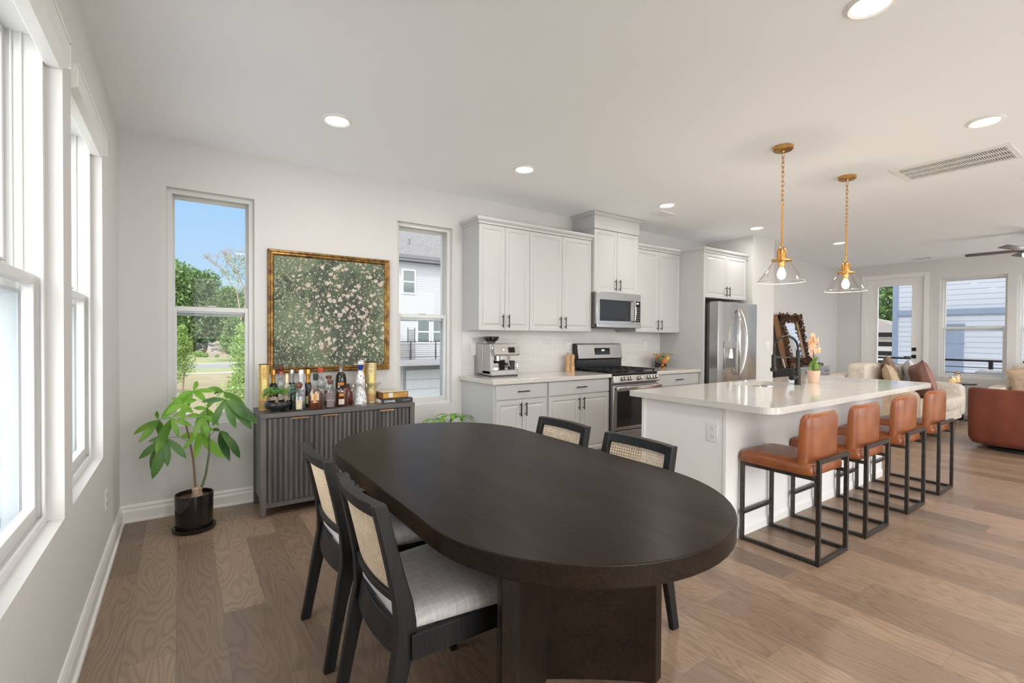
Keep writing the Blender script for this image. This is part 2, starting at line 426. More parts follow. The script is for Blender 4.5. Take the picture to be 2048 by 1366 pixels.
def tag(o, label, cat, group=None, kind=None):
    o['label'] = label; o['category'] = cat
    if group: o['group'] = group
    if kind: o['kind'] = kind
    return o
def thing(name, label, cat, loc=(0, 0, 0), rotz=0, group=None):
    o = bpy.data.objects.new(name, None); COL.objects.link(o); o.empty_display_size = .1
    o.location = loc; o.rotation_euler = (0, 0, rotz)
    return tag(o, label, cat, group)
def struct(o, label=None, cat=None):
    o['kind'] = 'structure'
    if label: o['label'] = label
    if cat: o['category'] = cat
    return o
def copy_tree(o, parent=None):
    c = o.copy(); COL.objects.link(c)
    if parent: c.parent = parent
    for ch in list(o.children): copy_tree(ch, c)
    return c
def text(name, body, size, mat, parent, loc, rot, extrude=.0006, align='CENTER', bold=0):
    cu = bpy.data.curves.new(name, 'FONT'); cu.body = body; cu.size = size; cu.extrude = extrude
    cu.align_x = align; cu.align_y = 'CENTER'; cu.offset = bold
    cu.materials.append(mat)
    tmp = bpy.data.objects.new(name, cu)
    me = bpy.data.meshes.new_from_object(tmp); me.name = name
    if not me.materials: me.materials.append(mat)
    bpy.data.objects.remove(tmp); bpy.data.curves.remove(cu)
    o = bpy.data.objects.new(name, me); COL.objects.link(o); o.parent = parent; o.location = loc; o.rotation_euler = rot
    return o

# ------------------------------------------------------------------ room shell
H = 2.74
XF = 11.5          # far wall
YB = -5.7          # wall behind the camera
TH = .21
def wall(name, axis, at, th, a0, a1, holes, mat=wall_m, z0=0.0, z1=H):
    """axis 'x': wall in plane y=at running along x; 'y': plane x=at running along y. th is signed thickness."""
    m = MB()
    def bx(u0, u1, za, zb):
        lo, hi = min(at, at + th), max(at, at + th)
        if u1 - u0 < 1e-4 or zb - za < 1e-4: return
        if axis == 'x': m.box(u0, u1, lo, hi, za, zb)
        else: m.box(lo, hi, u0, u1, za, zb)
    cur = a0
    for (u0, u1, za, zb) in sorted(holes):
        bx(cur, u0, z0, z1); bx(u0, u1, z0, za); bx(u0, u1, zb, z1); cur = u1
    bx(cur, a1, z0, z1)
    return struct(m.build(name, mat, smooth=0), name.replace('_', ' ') + ' of the room, painted pale greige', 'wall')

WZ0, WZ1 = .645, 2.395
left_open = [(-1.745, -.85), (-2.80, -1.90)]
kit_open = [(.267, .832), (2.013, 2.590)]
far_open = [(-2.47, -1.62), (-3.44, -2.58)]
struct(MB().box(-.0, XF, YB, 0, -.12, 0).build('floor', floor_m, smooth=0), 'oak plank floor of the whole open room', 'floor')
struct(MB().box(-TH, XF + TH, YB - TH, TH, H, H + .12).build('ceiling', ceil_m, smooth=0), 'flat pale ceiling', 'ceiling')
wall('wall_left', 'y', 0, -TH, YB, 0, [(a, b, WZ0, WZ1) for a, b in left_open])
wall('wall_kitchen', 'x', 0, TH, -TH, XF + TH, [(a, b, WZ0, WZ1) for a, b in kit_open])
wall('wall_far', 'y', XF, TH, YB, 0, [(a, b, WZ0, WZ1) for a, b in far_open] + [(-1.40, -.50, 0, 2.47)])
wall('wall_back', 'x', YB, -TH, -TH, XF + TH, [(.5, 3.3, .05, 2.395), (4.0, 6.8, .05, 2.395), (7.6, 10.8, .05, 2.395)])  # unseen wall, its huge openings added as a soft daylight source
struct(MB().box(6.89, 7.467, -.722, 0, 0, H).build('wall_pantry', wall_m, smooth=0), 'pantry wall block beside the refrigerator', 'wall')

def baseboard(name, axis, at, sgn, a0, a1):
    prof = [(0, 0), (.016, 0), (.016, .075), (.011, .092), (.013, .104), (.006, .118), (0, .12)]
    sh = [(0, 0), (.028, 0), (.026, .012), (.016, .018), (0, .018)]
    m = MB()
    for pr in (prof, sh):
        if axis == 'x': m.prism([(at + sgn * u, v) for u, v in pr], 0, a0, a1)
        else: m.prism([(at + sgn * u, v) for u, v in pr], 1, a0, a1)
    struct(m.build(name, trim_m, smooth=0), name.replace('_', ' ') + ' moulding, white', 'baseboard')
baseboard('baseboard_left', 'y', 0, 1, YB, 0)
baseboard('baseboard_kitchen', 'x', 0, -1, 0, 2.70)
baseboard('baseboard_pantry', 'x', -.722, -1, 6.89, 7.467)
baseboard('baseboard_living', 'x', 0, -1, 7.467, XF)
baseboard('baseboard_far', 'y', XF, -1, YB, -1.48)

# double-hung windows: (u along the wall, d outwards, z)
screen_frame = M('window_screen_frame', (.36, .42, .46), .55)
def window(name, mapf, u0, u1, label, z0=WZ0, z1=WZ1, tint=False):
    root = bpy.data.objects.new(name, None); COL.objects.link(root)
    struct(root, label, 'window')
    zm = (z0 + z1) / 2 - .015
    def bx(m, ua, ub, da, db, za, zb):
        p = mapf(ua, da); q = mapf(ub, db)
        m.box(min(p[0], q[0]), max(p[0], q[0]), min(p[1], q[1]), max(p[1], q[1]), za, zb)
    def ringf(m, a, b, da, db, za, zb, w, wb=None, wt=None):
        wb = wb or w; wt = wt or w
        bx(m, a, a + w, da, db, za, zb); bx(m, b - w, b, da, db, za, zb)
        bx(m, a + w, b - w, da, db, za, za + wb); bx(m, a + w, b - w, da, db, zb - wt, zb)
    m = MB(); ringf(m, u0, u1, .052, .205, z0, z1, .022); ringf(m, u0, u1, .046, .056, z0, z1, .034, .03)
    for uu in (u0 + .022, u1 - .030): bx(m, uu, uu + .008, .100, .106, zm, z1 - .02); bx(m, uu, uu + .008, .125, .132, zm, z1 - .02)
    m.build('window_frame', vinyl, root, bevel=.002, seg=1, smooth=0)
    m = MB(); ringf(m, u0 + .022, u1 - .022, .145, .172, zm - .02, z1 - .022, .028, .035)
    us = m.build('upper_sash', vinyl, root, bevel=.003, smooth=0)
    m = MB(); ringf(m, u0 + .022, u1 - .022, .068, .100, z0 + .022, zm + .028, .038, .05, .036)
    ls = m.build('lower_sash', vinyl, root, bevel=.003, smooth=0)
    m = MB(); um = (u0 + u1) / 2
    bx(m, um - .03, um + .03, .06, .10, zm + .028, zm + .038); m.build('sash_lock', vinyl, ls, bevel=.003)
    for (za, zb, d, par) in ((zm + .01, z1 - .045, .160, us), (z0 + .065, zm - .005, .082, ls)):
        p = mapf(u0 + .045, d); q = mapf(u1 - .045, d)
        MB().quad((p[0], p[1], za), (q[0], q[1], za), (q[0], q[1], zb), (p[0], p[1], zb)).build('pane', pane_m, par, smooth=0)
    # outer jamb by the lower sash, its blue-grey shade put into the colour
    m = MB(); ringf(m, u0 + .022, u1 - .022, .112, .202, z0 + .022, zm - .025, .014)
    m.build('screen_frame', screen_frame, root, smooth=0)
    return root  # added out of view to throw sunlight up onto the ceiling
for i, (a, b) in enumerate(kit_open):
    window('window_%d' % (i + 1), lambda u, d: (u, d), a, b, ['narrow double-hung window behind the potted plant, sign and trees outside', 'narrow double-hung window between the painting and the kitchen cabinets'][i])
for i, (a, b) in enumerate(left_open):
    window('window_%d' % (i + 3), lambda u, d: (-d, u), a, b, ['side-wall window nearer the room corner', 'side-wall window at the left edge of the picture'][i])
for i, (a, b) in enumerate(far_open):
    window('window_%d' % (i + 5), lambda u, d: (XF + d, u), a, b, ['far window beside the glazed patio door', 'far window at the right edge, beyond the sofas'][i])
for i, (a, b, z0) in enumerate(((.5, 3.3, .05), (4.0, 6.8, .05), (7.6, 10.8, .05))):  # unseen windows, added to fill the room with daylight
    window('window_%d' % (i + 7), lambda u, d: (u, YB - d), a, b, 'wide unseen window added for daylight in the wall behind the viewer, opening %s' % ('near the table', 'near the island', 'in the living area')[i], z0=z0)

# casing of the far openings
def casing(name, u0, u1, z0, z1, w, parent=None):
    m = MB()
    x0, x1 = XF - .014, XF
    m.box(x0, x1, u0 - w, u0, z0, z1 + w); m.box(x0, x1, u1, u1 + w, z0, z1 + w); m.box(x0, x1, u0, u1, z1, z1 + w)
    if z0 > .1: m.box(x0, x1, u0 - w, u1 + w, z0 - w, z0)
    return m.build(name, trim_m, parent, bevel=.003, smooth=0)
struct(casing('trim_1', -1.40, -.50, 0, 2.47, .07), 'white casing around the glazed patio door', 'trim')

# patio door
door = bpy.data.objects.new('door_1', None); COL.objects.link(door); struct(door, 'white patio door with one tall glass lite', 'door')
m = MB(); d0, d1 = XF + .03, XF + .075
m.box(d0, d1, -1.385, -1.225, .01, 2.455); m.box(d0, d1, -.675, -.515, .01, 2.455); m.box(d0, d1, -1.225, -.675, 2.33, 2.455); m.box(d0, d1, -1.225, -.675, .01, .28)
m.build('door_leaf', trim_m, door, bevel=.003, smooth=0)
m = MB()
for a, b, c, d in ((-1.235, -1.215, .27, 2.34), (-.685, -.665, .27, 2.34)): m.box(d0 - .008, d1 + .008, a, b, c, d)
m.box(d0 - .008, d1 + .008, -1.215, -.685, 2.32, 2.34); m.box(d0 - .008, d1 + .008, -1.215, -.685, .27, .29)
m.build('glass_bead', trim_m, door, smooth=0)
MB().quad((XF + .05, -1.215, .29), (XF + .05, -.685, .29), (XF + .05, -.685, 2.32), (XF + .05, -1.215, 2.32)).build('pane', pane_m, door, smooth=0)
for z in (2.30, 1.665, 1.03, .3): MB().box(XF + .012, XF + .036, -.512, -.499, z - .05, z + .05).build('hinge', black_metal, door)
MB().box(d0 - .014, d0, -1.29, -1.225, 1.09, 1.155).cyl((d0 - .02, -1.257, 1.12), (d0 - .034, -1.257, 1.12), .016).build('deadbolt', black_metal, door, bevel=.002)
MB().box(d0 - .014, d0, -1.29, -1.225, .955, 1.02).cyl((d0 - .01, -1.257, .987), (d0 - .05, -1.257, .987), .009).tube([(d0 - .05, -1.262, .987), (d0 - .05, -1.19, .985), (d0 - .045, -1.12, .978)], .009).build('lever_handle', black_metal, door)
struct(MB().box(XF + .0, XF + .08, -1.4, -1.386, 0, 2.47).box(XF, XF + .08, -.514, -.5, 0, 2.47).box(XF, XF + .08, -1.4, -.5, 2.456, 2.47).build('trim_2', trim_m, smooth=0), 'jamb of the patio door', 'trim')

# roller-shade cassettes above the two side windows
for i, (a, b) in enumerate(left_open):
    t = thing('roller_shade', ['white roller shade cassette over the side window nearer the corner', 'white roller shade cassette over the side window at the left edge'][i], 'blind', (0, 0, 0), 0, 'roller shades over the side windows')
    MB().prism([(-.045, WZ1 - .004), (.022, WZ1 - .004), (.022, WZ1 - .095), (-.005, WZ1 - .108), (-.045, WZ1 - .108)], 1, a + .004, b - .004).build('cassette', trim_m, t, bevel=.003, smooth=0)
    MB().box(.022, .0245, a + .002, b - .002, WZ1 - .014, WZ1 + .004).box(-.03, .0245, b - .012, b + .0, WZ1 - .098, WZ1 - .004).build('end_cap', trim_m, t, smooth=0)

# ------------------------------------------------------------------ ceiling fixtures
lamp_pos = [((1.20, -1.02), 'recessed ceiling light above the dark sideboard, between the window and painting'),
            ((2.745, -1.0), 'recessed ceiling light over the left end of the kitchen counter'),
            ((4.64, -1.0), 'recessed ceiling light in front of the stove cabinets, beside the small vent'),
            ((6.46, -1.0), 'recessed ceiling light in front of the refrigerator'),
            ((2.753, -3.467), 'recessed ceiling light cut by the top edge of the picture'),
            ((4.642, -3.467), 'recessed ceiling light beside the long ceiling grille'),
            ((6.46, -3.467), 'recessed ceiling light at the right edge past the long grille'),
            ((1.20, -3.467), 'recessed ceiling light over the near end of the dining table'),
            ((8.4, -1.2), 'recessed ceiling light over the living area near the mirror'),
            ((8.4, -4.2), 'recessed ceiling light over the living area near the armchair'),
            ((10.6, -4.2), 'recessed ceiling light over the far sofa'),
            ((1.20, -5.0), 'recessed ceiling light behind the viewer near the side wall'),
            ((3.7, -5.0), 'recessed ceiling light behind the viewer near the island')]
def lamp_light(parent, z, watts, size, col):
    l = bpy.data.lights.new('lamp_glow', 'AREA'); l.shape = 'DISK'; l.size = size; l.energy = watts; l.color = col
    o = bpy.data.objects.new('lamp_glow', l); COL.objects.link(o); o.parent = parent; o.location = (0, 0, z)
    return o
mb_ring = MB().lathe([(.095, 0), (.094, -.006), (.082, -.012), (.070, -.006), (.068, .0)], 40, caps=False)
for i, ((x, y), lab) in enumerate(lamp_pos):
    t = thing('recessed_light', lab, 'ceiling light', (x, y, H), 0, 'recessed ceiling lights')
    if i == 0:
        r0 = mb_ring.build('trim_ring', trim_m, t)
        l0 = MB().lathe([(0, -.0035), (.069, -.0035)], 40, caps=False).build('lens', lens_m, t)
    else:
        for s in (r0, l0):
            c = s.copy(); COL.objects.link(c); c.parent = t
    lamp_light(t, -.013, LAMP_W, .13, (1, .95, .89))

def vent(name, label, x0, x1, y0, y1, rows, slats, along, border):
    t = thing(name, label, 'vent', ((x0 + x1) / 2, (y0 + y1) / 2, H))
    a, b = (x1 - x0) / 2, (y1 - y0) / 2
    m = MB(); z0, z1 = -.012, 0
    m.box(-a, a, -b, -b + border, z0, z1).box(-a, a, b - border, b, z0, z1).box(-a, -a + border, -b + border, b - border, z0, z1).box(a - border, a, -b + border, b - border, z0, z1)
    m.build('frame', trim_m, t, bevel=.003, smooth=0)
    MB().box(-a + border, a - border, -b + border, b - border, -.002, 0).build('duct_backing', M('duct_shadow', (.16, .155, .15), .9), t)
    m = MB(); ia, ib = a - border, b - border
    if along == 'y':
        for k in range(1, rows): xx = -ia + 2 * ia * k / rows; m.box(xx - .007, xx + .007, -ib, ib, -.011, -.002)
        for k in range(slats): yy = -ib + 2 * ib * (k + .5) / slats; m.box(-ia, ia, yy - .002, yy + .0028, -.009, -.003)
    else:
        for k in range(slats): yy = -ib + 2 * ib * (k + .5) / slats; m.box(-ia, ia, yy - .004, yy + .003, -.010, -.003)
    m.build('louvres', trim_m, t, smooth=0)
vent('return_air_grille', 'long white return air grille on the ceiling past the pendants', 5.26, 5.70, -3.485, -2.772, 3, 46, 'y', .035)
vent('supply_vent', 'small white ceiling vent in front of the stove hood cabinet', 4.76, 5.03, -.83, -.66, 1, 8, 'x', .035)
vent('slot_vent', 'slim ceiling vent near the far wall above the patio door', 10.96, 11.16, -1.62, -1.33, 1, 6, 'x', .03)

# pendants
def pendant(x, y, lab):
    t = thing('pendant_light', lab, 'pendant lamp', (x, y, H), 0, 'brass pendants over the island')
    MB().lathe([(0, -.03), (.06, -.03), (.068, -.024), (.07, -.004), (.066, 0)], 32, caps=False).lathe([(.008, -.045), (.012, -.03)], 12).build('canopy', brass, t)
    m = MB(); z = -.045; k = 0
    while z > -.40:
        pts = []
        for i in range(12):
            a = 2 * PI * i / 12; u = .0085 * math.cos(a); v = .019 * math.sin(a)
            v += .006 * (1 if v > 0 else -1)
            pts.append((u, 0, z - .02 + v) if k % 2 else (0, u, z - .02 + v))
        m.tube(pts, .0022, 6, True); z -= .0345; k += 1
    m.build('chain', brass, t)
    MB().cyl((0, 0, -.415), (0, 0, -.725), .0065, 12).lathe([(.009, -.73), (.010, -.715), (.0065, -.70)], 12).build('rod', brass, t)
    arch = [(.045 * math.cos(a), 0, -.775 + .045 * math.sin(a)) for a in [PI * i / 14 for i in range(15)]]
    arch = [(.045, 0, -.83)] + arch + [(-.045, 0, -.83)]
    MB().tube(arch, .0042, 8).build('yoke', brass, t)
    MB().lathe([(0, -.755), (.03, -.757), (.033, -.765), (.033, -.828), (.068, -.832), (.07, -.838), (.068, -.846), (.024, -.848), (.024, -.885), (.02, -.89), (0, -.89)], 32, caps=False).build('socket', brass, t)
    MB().lathe([(.055, -.846), (.062, -.852), (.094, -.905), (.157, -.990), (.160, -.999), (.156, -1.000)], 48, caps=False).build('glass_shade', lamp_glass, t)
    MB().tube([(.158 * math.cos(2 * PI * k / 48), .158 * math.sin(2 * PI * k / 48), -.999) for k in range(48)], .0013, 6, True).build('shade_rim', M('glass_rim', (.55, .54, .52), .15, .0, .5), t)
    b = MB().lathe([(.012, -.888), (.018, -.905), (.028, -.93), (.030, -.948), (.024, -.968), (.010, -.978), (0, -.98)], 20, caps=False).build('bulb', bulb_m, t)
    l = bpy.data.lights.new('bulb_glow', 'POINT'); l.energy = BULB_W; l.color = (1, .82, .62); l.shadow_soft_size = .03
    o = bpy.data.objects.new('bulb_glow', l); COL.objects.link(o); o.parent = t; o.location = (0, 0, -.995)
pendant(4.02, -2.5, 'brass and clear glass pendant nearer the viewer, over the near half of the island')
pendant(5.145, -2.5, 'brass and clear glass pendant over the far half of the island')

# ceiling fan
t = thing('ceiling_fan', 'dark-bladed ceiling fan with a white light at the right edge', 'ceiling fan', (9.5, -3.0, H))
MB().lathe([(.0, -.05), (.05, -.05), (.065, 0)], 24, caps=False).build('canopy', steel, t)
MB().cyl((0, 0, -.05), (0, 0, -.19), .013).build('downrod', steel, t)
MB().lathe([(0, -.18), (.06, -.185), (.10, -.21), (.10, -.27), (.07, -.29), (0, -.29)], 28, caps=False).build('motor', steel_dark, t)
MB().lathe([(.08, -.29), (.078, -.32), (.05, -.345), (0, -.355)], 28, caps=False).build('light_bowl', M('frosted_bowl', (.95, .95, .93), .3, emit=((1, .96, .9), 1.5)), t)
l = bpy.data.lights.new('fan_glow', 'POINT'); l.energy = 3; l.color = (1, .93, .85); l.shadow_soft_size = .06
o = bpy.data.objects.new('fan_glow', l); COL.objects.link(o); o.parent = t; o.location = (0, 0, -.42)
fan_w = M('fan_blade_wood', (.06, .035, .028), .45, col2=(.09, .055, .045), nscale=20)
for a in (93, 165, 237, 309, 21):
    a = math.radians(a); m = MB(); c, s = math.cos(a), math.sin(a)
    def P(r, w, z): return (c * r - s * w, s * r + c * w, z)
    secs = []
    for r, w in ((.10, .025), (.17, .05), (.35, .06), (.60, .055), (.63, .045)):
        secs.append([P(r, -w, -.255), P(r, w, -.235), P(r, w, -.229), P(r, -w, -.249)])
    m.sweep(secs); m.build('blade', fan_w, t, smooth=0)

# ------------------------------------------------------------------ switch plates and outlets
def plate(name, lab, cat, loc, rotz, w=.072, h=.115, kind='outlet', group=None):
    t = thing(name, lab, cat, loc, rotz, group)      # local: faces -y
    MB().box(-w / 2, w / 2, -.006, 0, -h / 2, h / 2).build('cover_plate', plate_m, t, bevel=.002)
    dk = M('outlet_slot', (.08, .075, .07), .5)
    if kind == 'outlet':
        for s in (-1, 1):
            r = MB().lathe([(0, 0), (.016, 0), (.017, .004)], 20, caps=False)
            r.v = [(x, -.006 - .0015 + z * .2 - 0, s * .026 + y) for x, y, z in r.v]
            q = r.build('receptacle', plate_m, t)
            MB().box(-.007, -.005, -.0085, -.0065, s * .026 - .002, s * .026 + .007).box(.005, .007, -.0085, -.0065, s * .026 - .002, s * .026 + .007).box(-.002, .002, -.0085, -.0065, s * .026 - .010, s * .026 - .006).build('slots', dk, q)
    elif kind == 'switch':
        for k in ((-.5, .5) if w > .1 else (0,)):
            MB().box(k * .046 - .017, k * .046 + .017, -.009, -.006, -.033, .033).build('rocker', plate_m, t, bevel=.0015)
plate('wall_outlet', 'white outlet low on the side wall under the window', 'outlet', (.0, -.765, .385), PI / 2)
plate('wall_outlet', 'white outlet on the end panel of the island', 'outlet', (3.232, -2.455, .70), -PI / 2, .078, .125)
plate('wall_outlet', 'white outlet on the tiles left of the stove, above the pepper mills', 'outlet', (4.135, -.008, 1.19), 0)
plate('wall_outlet', 'white outlet on the tiles right of the stove', 'outlet', (5.50, -.008, 1.20), 0)
plate('switch_plate', 'white blank plate on the tiles left of the espresso machine', 'switch', (2.845, -.008, 1.185), 0, .09, .13, 'blank')
plate('light_switch', 'white double light switch on the wall right of the refrigerator', 'switch', (7.30, -.722, 1.21), 0, .115, .115, 'switch')

# ------------------------------------------------------------------ kitchen
struct(MB().box(2.70, 5.812, -.008, 0, .90, 1.40).build('trim_3', tile_m, smooth=0), 'white subway tile backsplash', 'backsplash')

def pull_v(par, x, zc, y, ln=.128):
    m = MB(); m.cyl((x, y - .028, zc - ln / 2), (x, y - .028, zc + ln / 2), .0055, 10)
    for s in (-1, 1): m.cyl((x, y, zc + s * ln * .34), (x, y - .028, zc + s * ln * .34), .0045, 8)
    return m.build('handle', black_metal, par)
def pull_h(par, xc, z, y, ln=.134):
    m = MB(); m.cyl((xc - ln / 2, y - .028, z), (xc + ln / 2, y - .028, z), .0055, 10)
    for s in (-1, 1): m.cyl((xc + s * ln * .34, y, z), (xc + s * ln * .34, y - .028, z), .0045, 8)
    return m.build('handle', black_metal, par)
CRP = [(0, 0), (.006, 0), (.010, .018), (.030, .034), (.036, .05), (.036, .06), (0, .06)]
def crown(par, x0, x1, yf, z, left=True, right=True, yb=-.001):
    """moulding round the top of a cabinet"""
    m = MB(); prev = None
    for o, dz in CRP:
        a = x0 - (o if left else 0); b = x1 + (o if right else 0); y = yf - o
        r = m.ring([(a, yb, z + dz), (a, y, z + dz), (b, y, z + dz), (b, yb, z + dz)])
        if prev: m.bridge(prev, r, False)
        prev = r
    m.cap(prev)
    return m.build('crown_moulding', cab_m, par, smooth=0)
def upper(lab, x0, x1, z0, z1, yf, doorz1=None, left=False, right=False, crz=None, pz=None, fascia=None):
    t = thing('upper_cabinet', lab, 'cabinet')
    MB().box(x0 + .0005, x1 - .0005, yf + .02, -.0005, z0, (doorz1 or z1) if not fascia else fascia).build('body', cab_m, t, smooth=0)
    xm = (x0 + x1) / 2; g = .0016; dz1 = doorz1 or z1
    for a, b, hx in ((x0 + g, xm - g, xm - .036), (xm + g, x1 - g, xm + .036)):
        d = MB().panel(a, b, z0 + .002, dz1 - .002, yf + .02, .02).build('door', cab_m, t, smooth=0)
        pull_v(d, hx, pz or z0 + .095, yf)
    crown(t, x0, x1, yf, crz or z1, left, right)
    return t
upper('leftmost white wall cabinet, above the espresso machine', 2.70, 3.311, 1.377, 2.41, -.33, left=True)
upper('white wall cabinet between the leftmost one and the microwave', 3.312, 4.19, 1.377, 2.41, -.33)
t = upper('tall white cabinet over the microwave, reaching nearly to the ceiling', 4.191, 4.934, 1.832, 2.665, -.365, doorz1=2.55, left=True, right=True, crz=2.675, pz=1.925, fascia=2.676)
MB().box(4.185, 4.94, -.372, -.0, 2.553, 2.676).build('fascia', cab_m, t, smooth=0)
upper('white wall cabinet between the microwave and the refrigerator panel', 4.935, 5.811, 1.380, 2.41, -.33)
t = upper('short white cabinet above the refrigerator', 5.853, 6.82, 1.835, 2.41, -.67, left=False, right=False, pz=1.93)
t = thing('tall_end_panel', 'tall white end panel between the counter and refrigerator', 'panel')
MB().box(5.812, 5.852, -.672, -.0005, 0, 2.41).build('panel', cab_m, t, smooth=0)
m = MB(); prev = None
for o, dz in CRP:
    r = m.ring([(5.812 - o, -.0, 2.41 + dz), (5.812 - o, -.672 - o, 2.41 + dz), (5.852, -.672 - o, 2.41 + dz)])
    if prev: m.bridge(prev, r, False)
    prev = r
m.build('crown_moulding', cab_m, t, smooth=0)

def base(lab, x0, x1, left=False, single_drawer_only=False, zd=(.733, .868), zdoor=(.118, .722), hx=.032):
    t = thing('base_cabinet', lab, 'cabinet')
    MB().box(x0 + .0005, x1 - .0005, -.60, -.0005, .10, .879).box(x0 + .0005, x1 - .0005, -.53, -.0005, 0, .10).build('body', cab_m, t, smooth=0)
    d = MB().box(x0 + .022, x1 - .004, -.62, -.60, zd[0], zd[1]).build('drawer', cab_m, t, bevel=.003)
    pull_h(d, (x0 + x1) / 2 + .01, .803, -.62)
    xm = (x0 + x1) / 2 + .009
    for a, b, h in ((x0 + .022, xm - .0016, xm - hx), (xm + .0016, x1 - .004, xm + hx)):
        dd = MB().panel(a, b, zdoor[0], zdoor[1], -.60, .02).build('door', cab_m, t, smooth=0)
        pull_v(dd, h, .632, -.62)
base('left white base cabinet under the espresso machine', 2.70, 3.317)
base('white base cabinet just left of the stove', 3.318, 4.186)
base('white base cabinet right of the stove', 4.953, 5.811)
def slab(name, lab, x0, x1, y0, y1, z0, z1, r, corners, mat, cat='countertop', hole=None):
    """rounded-corner slab; corners in order (x0y0, x1y0, x1y1, x0y1) radii"""
    pts = []
    cs = [(x0, y0, 180), (x1, y0, 270), (x1, y1, 0), (x0, y1, 90)]
    sg = [(1, 1), (-1, 1), (-1, -1), (1, -1)]
    for (cx_, cy_, a0), (sx_, sy_), rr in zip(cs, sg, corners):
        if rr <= 0: pts.append((cx_, cy_)); continue
        for k in range(9):
            a = math.radians(a0 + 90 * k / 8)
            pts.append((cx_ + sx_ * rr + rr * math.cos(a), cy_ + sy_ * rr + rr * math.sin(a)))
    m = MB()
    if not hole:
        m.prism(pts, 2, z0, z1)
        o = m.build(name, mat, None, bevel=.003)
    else:
        import bmesh
        hx0, hx1, hy0, hy1, hr = hole
        hp = []
        for (cx_, cy_, a0), (sx_, sy_) in zip([(hx0, hy0, 180), (hx1, hy0, 270), (hx1, hy1, 0), (hx0, hy1, 90)], sg):
            for k in range(7):
                a = math.radians(a0 + 90 * k / 6)
                hp.append((cx_ + sx_ * hr + hr * math.cos(a), cy_ + sy_ * hr + hr * math.sin(a)))
        bm = bmesh.new()
        ed = []
        for loop in (pts, hp):
            vs = [bm.verts.new((a, b, z1)) for a, b in loop]
            ed += [bm.edges.new((vs[i], vs[(i + 1) % len(vs)])) for i in range(len(vs))]
        r_ = bmesh.ops.triangle_fill(bm, use_beauty=True, edges=ed)
        ex = bmesh.ops.extrude_face_region(bm, geom=list(bm.faces))
        for v in ex['geom']:
            if isinstance(v, bmesh.types.BMVert): v.co.z = z0
        bmesh.ops.recalc_face_normals(bm, faces=bm.faces)
        me = bpy.data.meshes.new(name); bm.to_mesh(me); bm.free(); me.materials.append(mat)
        o = bpy.data.objects.new(name, me); COL.objects.link(o)
        b = o.modifiers.new('bevel', 'BEVEL'); b.width = .003; b.segments = 2; b.limit_method = 'ANGLE'; b.angle_limit = math.radians(50)
    return tag(o, lab, cat)
slab('countertop', 'white quartz countertop left of the stove, carrying the espresso machine', 2.668, 4.188, -.655, -.008, .88, .92, 0, (.02, 0, 0, 0), quartz)
slab('countertop', 'white quartz countertop right of the stove, under the fruit bowl', 4.95, 5.811, -.655, -.008, .88, .92, 0, (0, 0, 0, 0), quartz)

# island
isl = thing('kitchen_island', 'white kitchen island base with panelled sides, stools along it', 'kitchen island')
MB().box(3.25, 5.90, -2.535, -1.90, .0, .68).box(3.25, 4.22, -2.535, -1.90, .68, .878).box(4.89, 5.90, -2.535, -1.90, .68, .878).build('body', isl_m, isl, smooth=0)
MB().box(3.232, 3.25, -2.55, -1.872, 0, .879).build('end_panel', isl_m, isl, bevel=.001)
MB().box(3.226, 3.232, -2.555, -2.535, 0, .879).build('corner_trim', isl_m, isl, smooth=0)
MB().box(3.226, 3.232, -1.90, -1.872, 0, .879).build('corner_trim', isl_m, isl, smooth=0)
for k in range(3): MB().box(3.252 + k * .883, 3.252 + (k + 1) * .883 - .002, -2.548, -2.535, 0, .879).build('back_panel', isl_m, isl, bevel=.001)
m = MB()
for pr in ([(0, 0), (.008, 0), (.008, .05), (.003, .07), (0, .07)],):
    m.prism([(-2.548 - u, v) for u, v in pr], 0, 3.232, 5.90)
m.build('base_moulding', isl_m, isl, smooth=0)
for a, b in ((3.27, 3.70), (3.70, 4.13), (4.87, 5.40), (5.40, 5.88)):
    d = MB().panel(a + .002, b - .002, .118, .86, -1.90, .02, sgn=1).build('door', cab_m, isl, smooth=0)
slab('island_countertop', 'large white quartz top of the island with rounded corners and a sink cutout', 3.135, 6.03, -2.895, -1.82, .88, .92, 0, (.10, .10, .02, .02), quartz, hole=(4.27, 4.84, -2.26, -1.93, .06))
m = MB()
rs = []
for ins, z in ((0, .879), (.0, .80), (.012, .715), (.05, .695)):
    pts = []
    hr = .06
    for (cx_, cy_, a0), (sx_, sy_) in zip([(4.27 + ins, -2.26 + ins, 180), (4.84 - ins, -2.26 + ins, 270), (4.84 - ins, -1.93 - ins, 0), (4.27 + ins, -1.93 - ins, 90)], [(1, 1), (-1, 1), (-1, -1), (1, -1)]):
        for k in range(7):
            a = math.radians(a0 + 15 * k); pts.append((cx_ + sx_ * hr + hr * math.cos(a), cy_ + sy_ * hr + hr * math.sin(a), z))
    rs.append(m.ring(pts))
for a, b in zip(rs, rs[1:]): m.bridge(a, b)
m.cap(rs[-1])
snk = thing('kitchen_sink', 'stainless undermount sink set in the island top', 'sink')
so = m.build('basin', steel, snk); md = so.modifiers.new('wall', 'SOLIDIFY'); md.thickness = .002; md.offset = 1
MB().lathe([(0, .0), (.04, 0), (.042, .004), (.03, .003)], 20, (4.55, -2.10, .696), caps=False).build('drain', chrome, snk)

